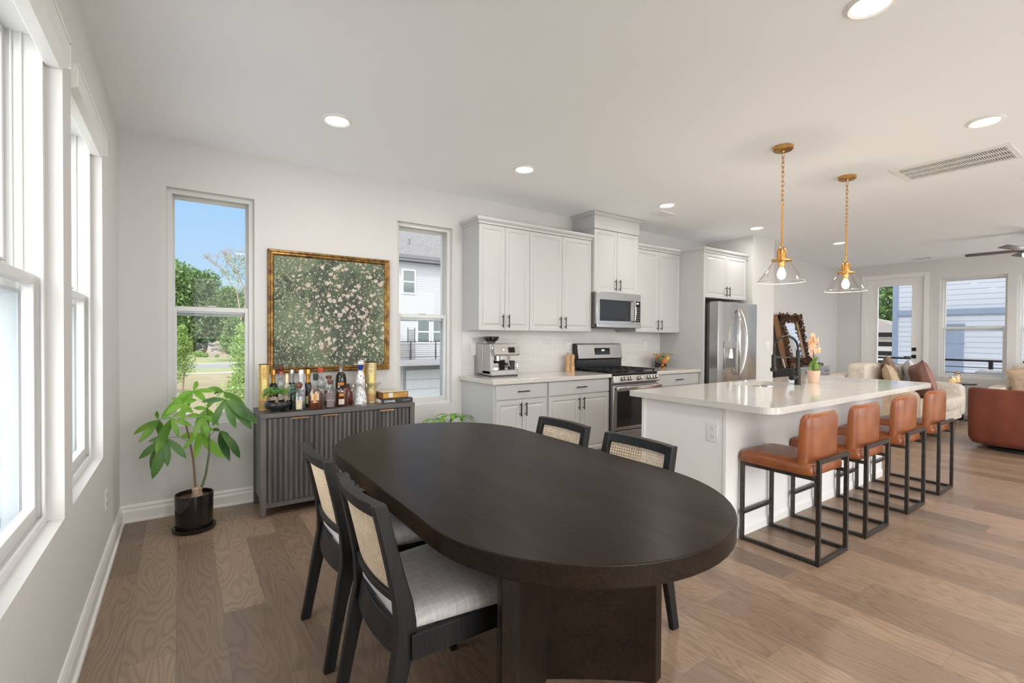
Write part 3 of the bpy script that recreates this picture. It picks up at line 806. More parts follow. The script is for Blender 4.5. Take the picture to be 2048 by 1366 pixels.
# faucet
f = thing('kitchen_faucet', 'matt black spring faucet arching over the island sink', 'faucet', (4.735, -2.30, .92))
MB().lathe([(.028, 0), (.028, .006), (.024, .012), (.024, .11), (.017, .115), (.015, .30), (0, .30)], 24, caps=True).build('column', black_metal, f)
arc = []
for i in range(25):
    a = PI * i / 24
    arc.append((-.205 + .205 * math.cos(a), 0, .30 + .12 * math.sin(a) ** .9 if 0 < i < 24 else .30))
arc = [(0, 0, .27)] + arc + [(-.41, 0, .25)]
MB().tube(arc, .0070, 10).build('hose', black_metal, f)
m = MB(); pts = []
Vp = [Vector(p) for p in arc]
N = 60
def alongp(u):
    s = u * (len(Vp) - 1); i = min(int(s), len(Vp) - 2); return Vp[i].lerp(Vp[i + 1], s - i), (Vp[i + 1] - Vp[i]).normalized()
for i in range(0, 26):
    p, d = alongp(.05 + .9 * i / 25)
    b = Vector((0, 1, 0)); a_ = d.cross(b)
    m.tube([p + (a_ * math.cos(2 * PI * k / 10) + b * math.sin(2 * PI * k / 10)) * .0112 for k in range(10)], .0015, 5, True)
m.build('spring', black_metal, f)
MB().lathe([(.021, .0), (.026, .012), (.025, .028), (.017, .035), (.017, .13), (.012, .14), (0, .14)], 20, (-.41, 0, .13)).build('spray_head', black_metal, f)
MB().cyl((0, 0, .235), (-.40, 0, .245), .0055).build('docking_arm', black_metal, f)
MB().cyl((-.01, 0, .065), (-.115, .0, .065), .021).cyl((-.075, 0, .07), (-.085, -.0, .17), .006).build('lever', black_metal, f)

# range
r = thing('gas_range', 'stainless gas stove with five knobs between the base cabinets', 'stove', (4.19, 0, 0))
w = .757
MB().box(.003, w - .003, -.64, -.02, .02, .905).box(.02, w - .02, -.60, -.05, 0, .02).build('body', steel_dark, r, bevel=.002)
bgm = MB().prism([(-.015, .905), (-.095, .905), (-.095, 1.045), (-.11, 1.06), (-.085, 1.225), (-.05, 1.24), (-.015, 1.235)], 0, .0, w)
bg_ = bgm.build('backguard_core', blackplastic, r)
MB().prism([(-.112, 1.060), (-.086, 1.226), (-.055, 1.243), (-.055, 1.235), (-.08, 1.22), (-.105, 1.06)], 0, .012, w - .0).build('backguard_face', steel, r, bevel=.002)
MB().prism([(-.1125, 1.105), (-.1025, 1.185), (-.099, 1.185), (-.109, 1.105)], 0, .29, .535).build('control_display', screen_m, r)
text('clock_digits', '2:16', .028, M('display_digits', (.7, .85, 1), .5, emit=((.8, .9, 1), 2.5)), r, (.415, -.1087, 1.157), (PI / 2 + .12, 0, 0))
MB().box(.0, w, -.655, -.095, .905, .925).build('cooktop', blackplastic, r, bevel=.004)
for gx in range(3):
    m = MB(); x0 = .02 + gx * .241; x1 = x0 + .235
    for y in (-.63, -.12): m.box(x0, x1, y - .006, y + .006, .943, .957)
    for x in (x0 + .006, x1 - .006, (x0 + x1) / 2): m.box(x - .006, x + .006, -.63, -.12, .943, .957)
    for y in (-.50, -.375, -.25): m.box(x0, x1, y - .005, y + .005, .943, .955)
    for x in (x0 + .012, x1 - .012):
        for y in (-.62, -.375, -.13): m.box(x - .007, x + .007, y - .007, y + .007, .925, .945)
    m.build('grate', iron, r, bevel=.0025)
for x, y in ((.14, -.50), (.14, -.25), (.378, -.375), (.617, -.50), (.617, -.25)):
    MB().lathe([(.05, 0), (.048, .008), (.03, .010), (.03, .016), (0, .017)], 20, (x, y, .925)).build('burner', iron, r)
MB().prism([(-.64, .905), (-.668, .895), (-.688, .825), (-.68, .815), (-.64, .815)], 0, 0, w).build('control_panel', steel, r, bevel=.003)
for x in (.155, .255, .42, .585, .685):
    m = MB()
    m.lathe([(.027, 0), (.027, .006), (.021, .008), (.0205, .034), (.017, .038), (0, .038)], 24)
    m.v = [(a, -c, b) for a, b, c in m.v]
    m.box(-.0035, .0035, -.044, -.03, -.02, .02)
    q = m.build('knob', chrome, r, bevel=.001); q.location = (x, -.682, .863); q.rotation_euler = (-.25, 0, 0)
dr = MB().box(.008, w - .008, -.675, -.64, .295, .795).build('oven_door', steel, r, bevel=.004)
MB().box(.06, w - .06, -.678, -.672, .335, .725).build('oven_window', screen_m, dr, bevel=.002)
MB().box(.015, w - .015, -.735, -.705, .742, .782).box(.03, .06, -.71, -.67, .748, .776).box(w - .06, w - .03, -.71, -.67, .748, .776).build('door_handle', chrome, dr, bevel=.006)
MB().box(.008, w - .008, -.672, -.64, .075, .285).build('storage_drawer', steel, r, bevel=.004)

# microwave
mw = thing('microwave', 'stainless over-the-range microwave under the tall cabinet', 'microwave', (4.192, 0, 1.43))
w = .742
MB().box(0, w, -.38, -.01, .0, .40).build('body', steel_dark, mw, bevel=.003)
MB().box(.0, w, -.41, -.38, .0, .40).build('front_frame', steel, mw, bevel=.004)
MB().box(.05, .555, -.413, -.409, .075, .318).build('door_glass', screen_m, mw, bevel=.002)
MB().box(.625, w - .012, -.413, -.409, .07, .318).build('keypad', screen_m, mw, bevel=.002)
m = MB()
for i in range(3):
    for j in range(7): m.box(.645 + i * .028, .659 + i * .028, -.4142, -.413, .09 + j * .024, .099 + j * .024)
m.build('keys', M('keypad_print', (.28, .28, .28), .5), mw)
text('clock_digits', '2:16', .024, MATS['display_digits'], mw, (.678, -.4145, .292), (PI / 2, 0, 0))
MB().tube([(.595, -.415, .07), (.595, -.445, .09), (.595, -.457, .19), (.595, -.445, .305), (.595, -.415, .325)], .011, 10).build('door_handle', chrome, mw)
MB().box(.06, w - .06, -.36, -.06, -.008, .0).build('vent_bottom', blackplastic, mw)
MB().box(.0, w, -.418, -.38, -.004, .045).build('lower_lip', steel, mw, bevel=.006)

# refrigerator
fr = thing('refrigerator', 'tall stainless side-by-side refrigerator with curved bar handles', 'refrigerator', (5.885, 0, 0))
w = .915
MB().box(.0, w, -.70, -.05, .02, 1.755).build('cabinet_shell', steel_dark, fr, bevel=.003)
MB().box(.03, w - .03, -.66, -.1, 0, .02).build('toe_grille', blackplastic, fr)
MB().box(.04, .15, -.80, -.62, 1.756, 1.785).box(w - .15, w - .04, -.80, -.62, 1.756, 1.785).build('hinge_cover', steel_dark, fr, bevel=.004)
def fdoor(x0, x1):
    m = MB(); n = 10
    A = [(x0, -.71)] + [(x0 + (x1 - x0) * k / n, -.835 - .018 * math.sin(PI * min(1, max(0, k / n)))) for k in range(n + 1)] + [(x1, -.71)]
    m.prism(A, 2, .05, 1.775)
    return m.build('door', steel, fr, bevel=.004)
dl = fdoor(.0, .435); dr2 = fdoor(.441, w)
for x, s in ((.415, -1), (.462, 1)):
    pts = []
    for i in range(21):
        u = i / 20; pts.append((x + s * .062 * math.sin(PI * u) + s * .0, -.860 - .055 * math.sin(PI * u) ** .6, .835 + u * .85))
    MB().tube(pts, .0145, 12).build('handle', chrome, dl if s < 0 else dr2)
disp = MB().box(.115, .385, -.857, -.85, .92, 1.27).build('dispenser_bezel', steel, dl, bevel=.003)
MB().box(.115, .385, -.862, -.855, 1.19, 1.272).build('dispenser_control', M('dispenser_panel', (.42, .42, .42), .2, .6), dl, bevel=.002)
MB().box(.135, .365, -.859, -.856, .935, 1.185).build('dispenser_recess', M('dispenser_recess', (.22, .22, .22), .3, .7), dl)
MB().lathe([(.042, 0), (.036, .06), (.028, .12), (.02, .125)], 16, (.225, -.865, 1.06)).build('dispenser_paddle', chrome, dl)

# ------------------------------------------------------------------ dining table
tb = thing('dining_table', 'long black racetrack-shaped dining table on two curved pedestals', 'dining table', (1.515, -2.467, 0))
def stadium(hl, r, n=28):
    p = []
    for k in range(n + 1): a = PI * k / n; p.append((r * math.cos(a), hl + r * math.sin(a)))
    for k in range(n + 1): a = PI + PI * k / n; p.append((r * math.cos(a), -hl + r * math.sin(a)))
    return p
MB().prism(stadium(.512, .5525), 2, .698, .76).build('tabletop', table_wood, tb, bevel=.004, seg=3)
for s in (-1, 1):
    m = MB(); n = 10
    arm = [(-.325 + .325 * k / n, .255 * (k / n) ** .85) for k in range(n + 1)]
    inner = arm + [(-x, y) for x, y in reversed(arm[:-1])]
    outer = [(x * 1.16, y + .055) if abs(x) < .31 else (x * 1.15, y + .012) for x, y in inner]
    m.prism([(x, s * -.645 + s * y) for x, y in inner + outer[::-1]], 2, 0, .699)
    m.build('pedestal', table_wood, tb, smooth=30, bevel=.002)

# ------------------------------------------------------------------ dining chairs (local: faces +x, rear feet at x=0)
def cane_mesh(yw, z0, z1, xoff, ny, nz):
    m = MB()
    def pt(u, v):
        y = -yw + 2 * yw * u; z = z0 + (z1 - z0) * v
        return (xoff(y, z), y, z)
    for j in range(nz):
        for i in range(ny):
            u0, u1, v0, v1 = i / ny, (i + 1) / ny, j / nz, (j + 1) / nz
            cu, cv = (u0 + u1) / 2, (v0 + v1) / 2; hu, hv = (u1 - u0) / 2, (v1 - v0) / 2
            outer = []; inner = []
            for k in range(8):
                a = 2 * PI * (k + .5) / 8; ca, sa = math.cos(a), math.sin(a); mx_ = max(abs(ca), abs(sa))
                outer.append(pt(cu + hu * ca / mx_, cv + hv * sa / mx_)); inner.append(pt(cu + hu * .62 * ca, cv + hv * .62 * sa))
            A = m.ring(outer); B = m.ring(inner); m.bridge(A, B)
            # the corners of the cell
            for (sx_, sy_), (k0, k1) in zip(((1, 1), (-1, 1), (-1, -1), (1, -1)), ((0, 1), (2, 3), (4, 5), (6, 7))):
                c = m.ring([pt(cu + hu * sx_, cv + hv * sy_)]); m.f.append((A[k0], c[0], A[k1])); m.mi.append(0)
    return m
def legx(z):          # side profile of the rear stile
    P_ = [(0, 0), (.25, .045), (.42, .082), (.50, .078), (.83, .0)]
    for (a, xa), (b, xb) in zip(P_, P_[1:]):
        if z <= b: return xa + (xb - xa) * (z - a) / (b - a)
    return P_[-1][1]
def make_chair(lab):
    t = thing('dining_chair', lab, 'dining chair', (0, 0, 0), 0, 'cane-backed dining chairs around the black table')
    def ytop(z): return .214 - .022 * z / .83
    for s in (-1, 1):
        secs = []
        for z in (0, .03, .12, .25, .35, .41, .46, .52, .62, .74, .828):
            x = legx(z); w2 = .0145 + .004 * min(1, z / .4); d = .018 + .011 * math.exp(-((z - .43) / .16) ** 2) + .003
            y = s * ytop(z)
            secs.append([(x - d, y - w2, z), (x + d, y - w2, z), (x + d, y + w2, z), (x - d, y + w2, z)])
        MB().sweep(secs).build('rear_leg', chair_wood, t, bevel=.004, smooth=30)
        secs = []
        for z, w2 in ((0, .013), (.36, .019), (.43, .019)):
            secs.append([(.455 - w2 + (.43 - z) * .03, s * .222 - w2, z), (.455 + w2 + (.43 - z) * .03, s * .222 - w2, z), (.455 + w2 + (.43 - z) * .03, s * .222 + w2, z), (.455 - w2 + (.43 - z) * .03, s * .222 + w2, z)])
        MB().sweep(secs).build('front_leg', chair_wood, t, bevel=.003)
        MB().box(.09, .46, s * .225 - .011, s * .225 + .011, .352, .430).build('side_rail', chair_wood, t, bevel=.002)
    MB().box(.455, .475, -.21, .21, .352, .430).build('front_rail', chair_wood, t, bevel=.002)
    def rail(name, z0, z1, th, bow, x0off=0):
        secs = []
        for k in range(13):
            u = -1 + 2 * k / 12; y = u * (ytop((z0 + z1) / 2) - .010); b = -bow * (1 - u * u)
            secs.append([(legx(z0) + b - th + x0off, y, z0), (legx(z0) + b + th + x0off, y, z0), (legx(z1) + b + th + x0off, y, z1), (legx(z1) + b - th + x0off, y, z1)])
        return MB().sweep(secs).build(name, chair_wood, t, bevel=.003, smooth=30)
    rail('top_rail', .787, .829, .0185, .022)
    rail('lower_back_rail', .513, .542, .019, .022)
    rail('rear_apron', .352, .440, .010, .022)
    yw = .183
    def xo(y, z): return legx(z) - .022 * (1 - (y / .2) ** 2)
    o = cane_mesh(yw, .542, .789, xo, 26, 18).build('cane_panel', cane_m, t, smooth=0)
    sd = o.modifiers.new('thickness', 'SOLIDIFY'); sd.thickness = .003
    # cushion
    m = MB(); prev = None
    def outline(ins, z):
        pts = []
        xr, xf = .072 + ins, .487 - ins; wr, wf = .212 - ins, .245 - ins
        c = [(xr, -wr, .03), (xf, -wf, .05), (xf, wf, .05), (xr, wr, .03)]
        ang = [180, 270, 0, 90]
        for (x, y, r_), a0, (sx_, sy_) in zip(c, ang, [(1, 1), (-1, 1), (-1, -1), (1, -1)]):
            for k in range(6):
                a = math.radians(a0 + 18 * k); pts.append((x + sx_ * r_ + r_ * math.cos(a), y + sy_ * r_ + r_ * math.sin(a), z))
        return pts
    for ins, z in ((.012, .428), (.002, .436), (.0, .452), (.006, .470), (.022, .482), (.06, .490), (.12, .496)):
        r_ = m.ring(outline(ins, z))
        if prev: m.bridge(prev, r_)
        else: m.cap(r_, True)
        prev = r_
    m.cap(prev); m.build('seat_cushion', cushion_m, t, smooth=60)
    return t
ch = make_chair('black cane-back dining chair nearest the viewer, its grey seat in view')
ch.location = (.83, -2.715, 0)
for x, y, rz, lab in ((.83, -2.125, 0, 'black cane-back dining chair on the left, nearer the sideboard'),
                      (2.20, -2.715, PI, 'black cane-back dining chair across the table, nearer the island end panel'),
                      (2.20, -2.155, PI, 'black cane-back dining chair across the table, before the base cabinets')):
    c = copy_tree(ch); c.location = (x, y, 0); c.rotation_euler = (0, 0, rz); c['label'] = lab

# ------------------------------------------------------------------ counter stools (local: faces +y)
def make_stool(lab):
    t = thing('counter_stool', lab, 'bar stool', (0, 0, 0), 0, 'cognac leather counter stools along the island')
    q = .0115; X = .188; Y = .228
    for s in (-1, 1):
        MB().box(s * X - q, s * X + q, -Y - q, -Y + q, 0.004, .618).build('rear_leg', stool_metal, t, bevel=.002)
        MB().box(s * X - q, s * X + q, Y - q, Y + q, 0.004, .515).build('front_leg', stool_metal, t, bevel=.002)
        MB().box(s * X - q, s * X + q, -Y + q, Y - q, .004, .026).build('floor_rail', stool_metal, t, bevel=.002)
        MB().box(s * X - q, s * X + q, -Y + q, Y - q, .494, .514).build('seat_rail', stool_metal, t, bevel=.002)
        for y in (-Y, Y): MB().lathe([(.008, 0), (.008, .004)], 10, (s * X, y, 0)).build('glide', blackplastic, t)
    MB().box(-X + q, X - q, -Y - q, -Y + q, .595, .618).build('back_bar', stool_metal, t, bevel=.002)
    MB().box(-X + q, X - q, -Y - q, -Y + q, .004, .026).build('rear_floor_rail', stool_metal, t, bevel=.002)
    MB().box(-X + q, X - q, Y - q, Y + q, .168, .190).build('footrest', stool_metal, t, bevel=.002)
    # seat pad
    m = MB(); prev = None
    def outl(ins, z, yb=-.205):
        pts = []
        for (x, y, a0), (sx_, sy_) in zip([(-.212 + ins, yb + ins, 180), (.212 - ins, yb + ins, 270), (.212 - ins, .25 - ins, 0), (-.212 + ins, .25 - ins, 90)], [(1, 1), (-1, 1), (-1, -1), (1, -1)]):
            for k in range(6):
                a = math.radians(a0 + 18 * k); r_ = .035; pts.append((x + sx_ * r_ + r_ * math.cos(a), y + sy_ * r_ + r_ * math.sin(a), z))
        return pts
    for ins, z in ((.012, .514), (.001, .522), (0, .545), (.004, .572), (.014, .586), (.035, .592), (.09, .596)):
        r_ = m.ring(outl(ins, z))
        if prev: m.bridge(prev, r_)
        else: m.cap(r_, True)
        prev = r_
    m.cap(prev); m.build('seat', leather, t, smooth=70)
    # backrest: padded, wings curving forward, rolled top
    secs = []; nx = 16
    zs = [(.530, .012, .00), (.545, .030, .0), (.60, .036, .0), (.70, .036, -.002), (.80, .034, -.006), (.845, .030, -.010), (.868, .020, -.014), (.877, .006, -.018)]
    m = MB(); rings = []
    for z, th, off in zs:
        pts = []
        hw = .207 - (.0 if z < .83 else .028 * ((z - .83) / .047) ** 2)
        def cyf(u): return -.168 + off + .034 * abs(u) ** 2.6
        for k in range(nx + 1):
            u = -1 + 2 * k / nx; e_ = 1 - abs(u) ** 8 * .55
            pts.append((hw * u, cyf(u) - th * e_, z + (.004 if z > .84 else 0) * math.cos(u * 2)))
        for k in range(nx + 1):
            u = 1 - 2 * k / nx; e_ = 1 - abs(u) ** 8 * .55
            pts.append((hw * u, cyf(u) + th * e_, z + (.004 if z > .84 else 0) * math.cos(u * 2)))
        rings.append(m.ring(pts))
    for a, b in zip(rings, rings[1:]): m.bridge(a, b)
    m.cap(rings[0], True); m.cap(rings[-1])
    m.build('backrest', leather, t, smooth=70)
    return t
stl = make_stool('cognac leather counter stool nearest the viewer, its seat fully visible')
stl.location = (3.572, -2.806, 0)
for x, lab in ((4.258, 'cognac leather counter stool, second from the dining table'), (5.037, 'cognac leather counter stool, third from the dining table'), (5.80, 'cognac leather counter stool farthest from the dining table, next to the sofa')):
    c = copy_tree(stl); c.location = (x, -2.806, 0); c['label'] = lab

# ------------------------------------------------------------------ sideboard with ribbed doors
cr = thing('ribbed_sideboard', 'grey oak sideboard with ribbed doors and slim copper pulls under the painting', 'sideboard', (0, 0, 0))
CX0, CX1, CY0, CY1, CT = .816, 2.0, -.45, -.05, .75
MB().box(CX0, CX1, CY0, CY1, .718, CT).build('top', cred_top, cr, bevel=.002)
MB().box(CX0 + .012, CX1 - .012, CY0 + .03, CY1, .10, .718).build('body', cred_wood, cr, smooth=0)
for x in (CX0 + .002, CX1 - .042):
    for y, in ((CY0 + .002,), (CY1 - .042,)):
        s_ = [[(x + d, y + d2, z) for d, d2 in ((0, 0), (w_, 0), (w_, .04), (0, .04))] for z, w_ in ((0, .030), (.10, .040), (.718, .040))]
        if x > 1: s_ = [[(x + .04 - d, y + d2, z) for d, d2 in ((0, 0), (w_, 0), (w_, .04), (0, .04))] for z, w_ in ((0, .030), (.10, .040), (.718, .040))]
        MB().sweep(s_).build('leg', cred_wood, cr, smooth=0)
MB().box(CX0 + .04, CX1 - .04, CY0 + .002, CY0 + .03, .066, .098).build('bottom_rail', cred_top, cr, smooth=0)
sp = [CX0 + .044, 1.187, 1.535, CX1 - .044]
sp = [.862, 1.187, 1.536, 1.955]
copper = M('copper_pull', (.62, .36, .20), .3, .9)
for i in range(3):
    a, b = sp[i] + .002, sp[i + 1] - .002
    m = MB(); n = max(6, round((b - a) / .034)); pts = [(a, -.432)]
    for k in range(n):
        x0 = a + (b - a) * k / n; pw = (b - a) / n
        pts += [(x0 + pw * .08, -.433), (x0 + pw * .30, -.4475), (x0 + pw * .72, -.4475), (x0 + pw * .93, -.433)]
    pts += [(b, -.432), (b, -.42), (a, -.42)]
    m.prism(pts, 2, .102, .712)
    d = m.build('door', cred_wood, cr, smooth=0)
    hx = [(1.028, 1.148), (1.238, 1.361), (1.692, 1.81)][i]
    MB().box(hx[0], hx[1], -.462, -.445, .702, .712).build('pull', copper, d)

# painting
pg = thing('framed_painting', 'large garden flower painting in an antique gold frame above the sideboard', 'painting', (1.426, -.004, 1.512))
hw, hh = .504, .502
m = MB(); prev = None
for ins, d in ((0, 0), (0, .020), (.006, .032), (.016, .034), (.024, .026), (.036, .030), (.044, .022), (.05, .014)):
    r_ = m.ring([(-hw + ins, -d, -hh + ins), (hw - ins, -d, -hh + ins), (hw - ins, -d, hh - ins), (-hw + ins, -d, hh - ins)])
    if prev: m.bridge(prev, r_)
    prev = r_
m.build('frame', gold_frame, pg, smooth=0)
MB().quad((-hw + .045, -.016, -hh + .045), (hw - .045, -.016, -hh + .045), (hw - .045, -.016, hh - .045), (-hw + .045, -.016, hh - .045)).build('canvas', canvas_m, pg, smooth=0)

# ------------------------------------------------------------------ bottles and things on the sideboard
Z = CT
amber = M('amber_spirit', (.17, .030, .008), .10, spec=.6, col2=(.10, .014, .005), nscale=12)
gold_sp = M('golden_spirit', (.62, .27, .04), .12, spec=.6)
darkglass = M('dark_green_glass', (.008, .012, .008), .08, spec=.7)
label_c = M('cream_label', (.70, .62, .44), .6, col2=(.56, .46, .30), nscale=60)
label_w = M('white_label', (.72, .70, .66), .6)
label_p = M('mauve_label', (.20, .15, .17), .5)
label_y = M('yellow_label', (.80, .70, .26), .6)
label_b = M('navy_label', (.05, .05, .09), .5)
gold_foil = M('gold_foil', (.78, .42, .12), .3, .8, col2=(.6, .3, .07), nscale=60, bump=.4)
silver_foil = M('silver_foil', (.55, .52, .52), .3, .8)
white_foil = M('white_foil', (.80, .80, .84), .3, .2)
red_cap = M('red_cap', (.62, .12, .06), .4)
wood_cap = M('brown_wood_cap', (.16, .06, .035), .4, col2=(.10, .035, .02))
ink = M('label_ink', (.06, .04, .04), .6)
water = glass('clear_spirit', (.86, .88, .84), .05, 1.2)
CAMA = math.atan2(-4.278 + .3, .355 - 1.25)
def bprof(R, bh, rn, hn, sh, foot=.004):
    """bottle outline: body radius R up to bh, shoulder sh high, neck rn up to hn"""
    p = [(0, .0), (R - foot, 0), (R, foot)]
    p += [(R, bh)]
    for k in range(1, 7):
        u = k / 6; p.append((rn + (R - rn) * math.cos(u * PI / 2) ** .9, bh + sh * math.sin(u * PI / 2)))
    p += [(rn, hn)]
    return p
def bottle(name, lab, x, y, body_mat, R, bh, rn, hn, sh, cap=None, liquid=None, labels=(), cat='bottle', sx=1, sy=1, extra=None, group='bottles on the ribbed sideboard'):
    t = thing(name, lab, cat, (x, y, Z), 0, group)
    a = math.atan2(-4.278 - y, .355 - x)
    MB().lathe(bprof(R, bh, rn, hn, sh), 28, caps=True, sx=sx, sy=sy).build('glass_body', body_mat, t, smooth=50)
    if liquid:
        lm, lh = liquid
        pr = [(0, .006), (R - .006, .006), (R - .004, .010), (R - .004, min(lh, bh))]
        if lh > bh: pr += [(max(rn, R * (1 - (lh - bh) / sh * .8)) - .003, lh)]
        pr += [(0, pr[-1][1])]
        MB().lathe(pr, 24, caps=False, sx=sx, sy=sy).build('contents', lm, t, smooth=50)
    for lb in labels:
        lm, z0, z1, half = lb[:4]; R2 = lb[4] if len(lb) > 4 else R
        q = MB().arc([(R2 + .0008, z0), ((lb[5] if len(lb) > 5 else R2) + .0008, z1)], a - half, a + half, 12)
        if sx != 1 or sy != 1: q.v = [(p[0] * sx, p[1] * sy, p[2]) for p in q.v]
        q.build('label', lm, t, smooth=60)
    if cap:
        cm, prof = cap
        MB().lathe(prof, 20, caps=True).build('cap', cm, t, smooth=40)
    return t, a
def lettering(t, a, R, body, size, z, mat, name='lettering'):
    text(name, body, size, mat, t, (math.cos(a) * (R + .0022), math.sin(a) * (R + .0022), z), (PI / 2, 0, a + PI / 2), .0003)

# gift tubes
def tube(lab, x, y, R, h, mat2):
    t = thing('gift_tube', lab, 'gift tube', (x, y, Z), 0, 'gold champagne gift tubes')
    a = math.atan2(-4.278 - y, .355 - x)
    MB().lathe([(0, 0), (R, 0), (R, h * .985), (0, h * .985)], 32, caps=False).build('tube_body', mat2, t, smooth=40)
    MB().lathe([(R + .001, h * .985), (R + .001, h), (R - .002, h + .001), (0, h - .002)], 32, caps=False).build('rim', M('dark_rim', (.10, .07, .04), .4, .5), t)
    MB().arc([(R + .001, .10), (R + .001, .235)], a - .35, a + .55, 10).build('label', label_y, t)
    MB().arc([(R + .001, .012), (R + .001, .075)], a - 1.4, a + 1.4, 14).build('band', M('tan_band', (.50, .30, .12), .5), t)
    for k, zz in enumerate((.26, .275, .30, .32)):
        MB().arc([(R + .0012, zz), (R + .0012, zz + .004)], a - .3 - .1 * (k % 2), a + .3, 8).build('print_line', M('gold_print', (.35, .20, .06), .5), t)
    return t, a
tube_m = M('gold_tube', (.66, .47, .17), .35, .35, col2=(.58, .38, .12), nscale=25)
tube_m2 = M('pale_gold_tube', (.72, .60, .34), .35, .35, col2=(.64, .50, .25), nscale=25)
tube('tall gold gift tube at the left end of the sideboard, behind the bonsai bowl', .872, -.215, .036, .350, tube_m)
tube('gold gift tube half hidden behind the paler one', 1.655, -.125, .042, .350, tube_m)
t, a = tube('pale gold gift tube standing right of the blue and white decanter', 1.695, -.225, .043, .345, tube_m2)

def champ(lab, x, y, body, foil, h, R, lm, extra=None):
    t, a = bottle('champagne_bottle', lab, x, y, body, R, h * .42, .0145, h * .93, h * .24, (foil, [(.0165, h * .62), (.0155, h * .80), (.019, h * .86), (.0195, h * .93), (.016, h), (.004, h * 1.005)]), None, [(lm, h * .10, h * .30, .9)])
    return t, a
champ('dark champagne bottle with orange gold foil right behind the bonsai', .945, -.15, darkglass, gold_foil, .30, .034, label_w)
champ('champagne bottle with yellow and gold foil left of the big amber bottle', 1.183, -.24, darkglass, gold_foil, .300, .027, label_y)
champ('pale pink and blue sparkling bottle with white foil, behind the clear round-capped bottle', 1.128, -.26, M('pearl_pink_glass', (.62, .50, .52), .15, .1, col2=(.45, .56, .66), nscale=6), white_foil, .300, .032, M('pearl_label', (.66, .62, .66), .4))
t, a = champ('dark sparkling wine bottle with silver foil behind the small succulent', 1.078, -.16, darkglass, silver_foil, .298, .034, label_b)
bottle('clear_bottle', 'clear bottle with brown wooden stopper and red band, behind the bonsai', 1.003, -.13, clear_glass, .036, .17, .016, .285, .06, (wood_cap, [(.014, .28), (.024, .298), (.025, .313), (.012, .327), (0, .328)]), (water, .15), [(red_cap, .262, .285, PI, .016), (label_w, .05, .11, .8)])
bottle('cream_bottle', 'small cream-capped bottle between the bonsai and the dark sparkling bottle', 1.03, -.235, M('cream_glass', (.55, .48, .36), .2), .024, .13, .012, .235, .06, (M('cream_foil', (.72, .60, .38), .35, .4), [(.0135, .20), (.0135, .262), (.006, .274), (0, .275)]), None, [(label_c, .04, .10, .9)])
bottle('brandy_bottle', 'slim amber bottle with yellow cap between the white foil and gold foil bottles', 1.163, -.13, clear_glass, .030, .15, .012, .27, .05, (M('yellow_cap', (.75, .45, .12), .4), [(.014, .235), (.014, .282), (.008, .29), (0, .29)]), (gold_sp, .165), [(label_b, .05, .11, .9)])
bottle('red_cap_bottle', 'tall clear bottle with orange red cap behind the big amber bottle', 1.300, -.14, clear_glass, .036, .18, .015, .27, .045, (red_cap, [(.018, .262), (.022, .285), (.023, .30), (.012, .304), (0, .304)]), (water, .16), [(label_w, .06, .13, .8)])
bottle('whisky_bottle', 'clear bottle with dark flat cap behind the mauve labelled bottle', 1.345, -.22, clear_glass, .036, .15, .015, .222, .04, (wood_cap, [(.017, .215), (.024, .222), (.024, .240), (.02, .243), (0, .243)]), (amber, .12), [(label_c, .04, .10, .8)])
t, a = bottle('bourbon_bottle', 'big round amber bottle with a cream animal patch label and black cap', 1.205, -.395, clear_glass, .056, .115, .016, .232, .065, (M('green_black_cap', (.02, .035, .03), .4), [(.017, .225), (.0185, .235), (.0185, .272), (.015, .276), (0, .276)]), (amber, .155), [(label_c, .075, .125, .50), (M('orange_tag', (.62, .28, .06), .5), .055, .12, .2)], sx=1, sy=.72)
lettering(t, a, .049, 'Buffalo', .014, .062, label_w)
t, a = bottle('gin_bottle', 'short clear bottle with a mauve label and dark cap right of the big amber bottle', 1.318, -.385, clear_glass, .040, .125, .014, .195, .035, (wood_cap, [(.015, .188), (.021, .198), (.021, .218), (.018, .222), (0, .222)]), (water, .10), [(label_p, .012, .125, .75)])
lettering(t, a, .041, 'MACHROU', .011, .066, label_w)
t, a = bottle('tequila_bottle', 'short clear bottle with a round brown wooden stopper and parchment label', 1.088, -.392, clear_glass, .049, .065, .015, .172, .095, (wood_cap, [(.014, .168), (.019, .175), (.0245, .190), (.0225, .206), (.012, .216), (0, .217)]), (water, .065), [(label_c, .018, .082, .42)])
bottle('wine_bottle', 'tall black wine bottle with silver neck and a gold and orange label', 1.462, -.15, darkglass, .044, .185, .0145, .335, .075, (silver_foil, [(.0155, .265), (.0155, .335), (.017, .337), (.017, .347), (0, .348)]), None, [(M('orange_label', (.70, .26, .06), .5), .155, .178, .6), (label_w, .135, .153, .6), (gold_foil, .186, .222, .42, .0415, .035)])
bottle('cognac_bottle', 'squat dark amber bottle with gold print and tilted white tag', 1.420, -.335, clear_glass, .050, .125, .014, .150, .025, (M('black_stopper', (.02, .02, .02), .4), [(.016, .148), (.018, .168), (0, .170)]), (amber, .122), [(M('tag_white', (.70, .66, .60), .5), .02, .062, .45), (gold_foil, .085, .105, .32)], sy=.7)
bottle('round_decanter', 'round dark red amber bottle between the cognac and the blue and white decanter', 1.49, -.236, M('dark_red_glass', (.12, .015, .012), .1, spec=.7), .043, .06, .018, .155, .085, (M('black_stopper2', (.03, .02, .02), .4), [(.018, .15), (.018, .17), (0, .172)]), None, [])

